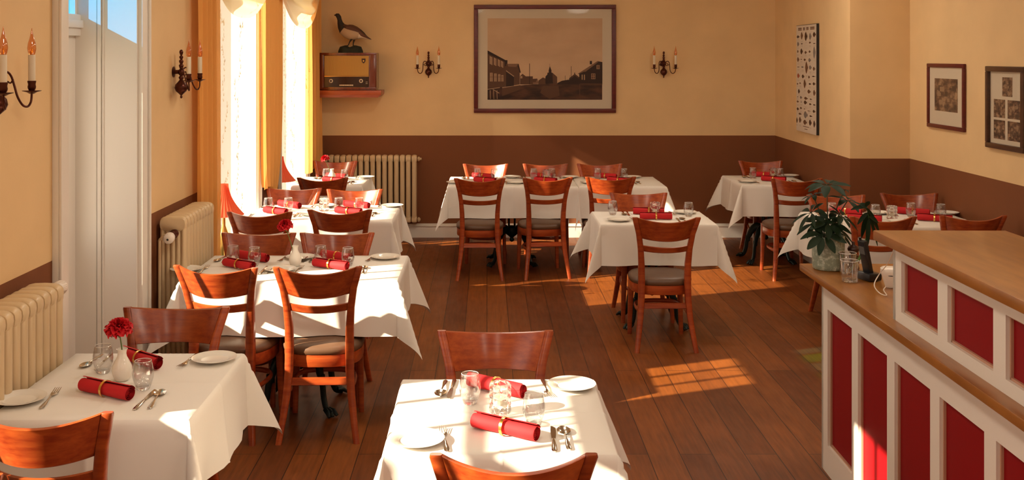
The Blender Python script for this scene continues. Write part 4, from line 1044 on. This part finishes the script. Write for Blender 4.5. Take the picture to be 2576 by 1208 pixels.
lc = thing('bar_counter', OC, RC, 'white framed bar counter with tall dark red panels on the right', 'counter')
face(lc, 0, -.0, 8, .327, .077, .088, 0, .897, .132, .757, .62)
lw_ = MB(); lw_.box((-.075, -3.4, .897), (.70, .10, .930), 0, None, .004)
o = lw_.build('worktop', 'counter_wood', None, 30, loc=OC); o.rotation_euler = (0, 0, RC); tag(o, 'lower wooden worktop of the bar counter with the potted plant on it', 'worktop')
uc = thing('raised_cabinet', OC, RC, 'raised white cabinet with small dark red panels on top of the bar counter', 'cabinet')
face(uc, -.020, -.935, 6, .318, .077, .080, .930, 1.222, .974, 1.163, .42)
uw = MB(); uw.box((-.085, -3.4, 1.222), (.415, -.905, 1.258), 0, None, .004)
o = uw.build('raised_worktop', 'counter_wood', None, 30, loc=OC); o.rotation_euler = (0, 0, RC); tag(o, 'upper wooden top over the raised cabinet at the right', 'worktop')

ZW = .931
# potted plant
pl = thing('potted_plant', (1.585, 4.80, ZW), 0, 'dark leaved umbrella plant in a speckled grey green pot on the counter end', 'plant')
b = MB(); b.lathe([(.0005, 0), (.066, 0), (.070, .004), (.072, .02), (.074, .145), (.073, .152), (.069, .153), (.067, .148), (.066, .12), (.0005, .12)], 48); pot_ = b.build('pot', 'pot', pl, 50)
b = MB(); b.lathe([(.0005, .128), (.067, .125)], 24); b.build('soil', 'soil', pot_)
def leaflet(b, base, d_, up, l, w_, mi=0, droop=.35):
    d_ = Vector(d_).normalized(); sd_ = d_.cross(Vector(up)).normalized(); n_ = sd_.cross(d_).normalized(); rows = []
    for i in range(8):
        q_ = i / 7; ww_ = w_ * math.sin(PI * min(1, (q_ * .93 + .04))) ** .75; c = Vector(base) + d_ * l * q_ - Vector((0, 0, 1)) * droop * l * q_ * q_
        rows.append([tuple(c - sd_ * ww_ - n_ * -.15 * ww_), tuple(c - n_ * .12 * ww_), tuple(c + sd_ * ww_ + n_ * .15 * ww_)])
    b.grid(rows, mi)
rnd = random.Random(11)
def whorl(c, tilt, n, l, w_):
    b = MB(); c = Vector(c); ax = Vector(tilt).normalized(); s0 = ax.orthogonal().normalized(); s1 = ax.cross(s0)
    ph = rnd.uniform(0, 6)
    for k in range(n):
        a = ph + 2 * PI * k / n + rnd.uniform(-.12, .12); d_ = s0 * math.cos(a) + s1 * math.sin(a) + ax * .12
        ll = l * rnd.uniform(.8, 1.1); b.tube([c, c + d_.normalized() * ll * .22], .0012, 5)
        leaflet(b, c + d_.normalized() * ll * .2, d_, ax, ll * .85, w_ * rnd.uniform(.85, 1.1), 0, rnd.uniform(.15, .5))
    return b
def lp(px, py, dy=0): 
    Y = 4.80 + dy; return ((px - 1225) * Y / 2600 - 1.585, dy, H - (py - 140) * Y / 2600 - ZW)
stems = MB()
WH = [(2072, 592, -.06, (-.1, -.8, .7), 8, .100, .019), (2050, 562, .02, (-.5, -.4, .8), 7, .09, .016), (2085, 560, -.02, (.1, -.6, .8), 8, .095, .018), (2105, 577, .03, (.6, -.5, .6), 7, .09, .017),
      (2118, 545, .0, (.5, -.3, .8), 7, .09, .017), (2040, 535, .03, (-.6, -.2, .7), 7, .085, .013), (2080, 465, .03, (-.1, -.2, .98), 8, .11, .021), (2045, 492, .05, (-.4, 0, .9), 6, .06, .011), (2132, 505, .03, (.2, -.2, .9), 7, .085, .015), (2125, 478, .08, (.1, 0, 1), 5, .035, .005)]
for (px, py, dy, tl, n_, l_, w__) in WH:
    c = lp(px, py, dy); stems.tube(bez([(c[0] * .15, dy * .2, .12), (c[0] * .5, dy * .6, .12 + (c[2] - .12) * .6), c], 5), .0028, 6)
    whorl(c, tl, n_, l_, w__).build('leaf_whorl', 'leaf', pl, 60, False)
stems.build('stems', mat('brown_stem', (.07, .05, .02), .6), pl, 60)
# tumblers
def tumbler(loc, label):
    b = MB(); b.lathe([(.0005, 0), (.032, 0), (.034, .003), (.0365, .02), (.0395, .092), (.0388, .0925), (.0378, .092), (.035, .022), (.031, .012), (.0005, .011)], 32, 0, None, False, lambda a, i: 1 + (.012 * math.cos(a * 9) if 2 < i < 5 else 0))
    t = thing('tumbler', loc, 0, label, 'glass', 'tumblers on the counter'); b.build('tumbler_wall', 'glass', t, 60)
    b = MB(); b.lathe([(.0005, .001), (.031, .001), (.034, .006), (.033, .011), (.0005, .0105)], 28); b.build('glass_base', 'crystal', t, 50)
    b = MB(); rings = []
    for k in range(33):
        a = 2 * PI * k / 32; rings.append([((.0386 + .001 * math.cos(q_)) * math.cos(a), (.0386 + .001 * math.cos(q_)) * math.sin(a), .0925 + .001 * math.sin(q_)) for q_ in (0, PI / 2, PI, 3 * PI / 2)])
    b.loft(rings, caps=False); b.build('rim', M['rimmat'], t, 80)
    return t
tumbler((1.588, 4.525, ZW), 'clear tumbler standing in front on the counter before the pepper mill'); tumbler((1.640, 4.70, ZW), 'clear tumbler behind another one, holding the green bamboo stalk')
# bamboo stalk in the rear tumbler
bam = thing('bamboo_stalk', (1.640, 4.70, ZW + .013), 0, 'green bamboo stalk with drooping leaves leaning from the rear tumbler', 'plant')
def bp(px, py, dy=0): Y = 4.70 + dy; return ((px - 1225) * Y / 2600 - 1.640, dy, H - (py - 140) * Y / 2600 - ZW - .013)
pts = bez([(.015, 0, .0), bp(2162, 650, .0), bp(2172, 620, .01), bp(2182, 590, .01), bp(2186, 550, .01), bp(2180, 522, .01)], 4)
b = MB(); b.tube(pts, [.0062 - .0002 * i + (.0012 if i % 4 == 0 else 0) for i in range(len(pts))], 10); b.build('stalk', 'leaf2', bam, 60)
b = MB()
for (x0_, y0_, x1_, y1_, w__) in ((2178, 522, 2203, 575, .012), (2180, 525, 2160, 505, .012), (2182, 540, 2172, 585, .012), (2186, 548, 2183, 605, .011), (2186, 545, 2206, 560, .011), (2178, 520, 2190, 500, .010), (2180, 522, 2140, 528, .010), (2184, 535, 2200, 600, .008), (2184, 535, 2164, 560, .010)):
    A_, B_ = Vector(bp(x0_, y0_)), Vector(bp(x1_, y1_, rnd.uniform(-.03, .03))); d_ = B_ - A_; leaflet(b, A_, d_ + Vector((0, 0, .35 * d_.length)), Vector((0, -1, .4)), d_.length, w__, 0, .35)
b.build('leaves', 'leaf', bam, 60, False)
# pepper mill, card terminal, charger, cord
b = MB(); b.lathe([(.0005, 0), (.026, 0), (.027, .006), (.020, .02), (.017, .04), (.021, .058), (.022, .064), (.012, .068), (.012, .072), (.024, .080), (.027, .092), (.022, .104), (.009, .110), (.006, .114), (.008, .120), (.006, .126), (.0005, .127)], 28)
tag(b.build('pepper_mill', 'mill', None, 60, loc=(1.70, 4.795, ZW)), 'small dark turned wooden pepper mill behind the tumblers', 'pepper mill')
ph = thing('cordless_handset', (1.685, 4.56, ZW), R(20), 'black cordless handset standing upright in its cradle on the counter', 'telephone')
b = MB(); b.box((-.035, -.045, 0), (.035, .045, .035), 0, None, .010); b.build('cradle', 'black', ph)
b = MB(); T = Matrix.Translation((0, 0, .02)) @ Matrix.Rotation(R(-13), 4, 'Y'); b.box((-.011, -.023, 0), (.011, .023, .160), 0, T, .006); b.tube([(0, .012, .155), (0, .012, .172)], .006, 8, 0, T); hs_ = b.build('handset', 'black', ph)
b = MB(); b.box((-.0125, -.016, .10), (-.011, .016, .135), 0, T); b.build('display', flat('grey_display', (.10, .11, .11), .2), hs_, 0)
ch = thing('white_charger', (1.725, 4.42, ZW), R(-15), 'small white plastic device with cord next to the raised cabinet', 'charger')
b = MB(); rings = []
for z, sx, sy in ((0, .020, .024), (.010, .024, .028), (.05, .036, .036), (.058, .040, .038), (.078, .040, .036), (.084, .030, .028)):
    rings.append([(math.copysign(abs(math.cos(a)) ** .6, math.cos(a)) * sx, math.copysign(abs(math.sin(a)) ** .6, math.sin(a)) * sy, z) for a in [2 * PI * j / 20 for j in range(20)]])
b.loft(rings); b.build('casing', 'plastic', ch, 50)
b = MB(); b.lathe([(.0375, .050), (.0405, .053), (.0375, .057)], 24, 0, Matrix.Diagonal((1, .95, 1, 1))); b.build('seam', 'black', ch)
def wp(px, py, Y, z=None): return ((px - 1225) * Y / 2600, Y, H - (py - 140) * Y / 2600 if z is None else z)
pts = bez([wp(2250, 622, 4.05), wp(2244, 640, 4.15), wp(2232, 665, 4.3), wp(2212, 690, 4.40), (1.63, 4.35, .955), (1.625, 4.28, .937), (1.64, 4.24, .936), (1.662, 4.33, .937), (1.69, 4.38, .940)], 6)
b = MB(); b.tube([Vector(p) - Vector((1.65, 4.3, ZW)) for p in pts], .0022, 6); tag(b.build('power_cord', 'plastic', None, 60, loc=(1.65, 4.3, ZW)), 'thin white cord curling down onto the worktop beside the raised cabinet', 'cord')
b = MB(); b.box((-.03, -.04, 0), (.03, .04, .014), 0, None, .004); tag(b.build('card_reader', 'black', None, loc=(1.652, 4.02, ZW)), 'small flat dark device lying against the end of the raised cabinet', 'device')
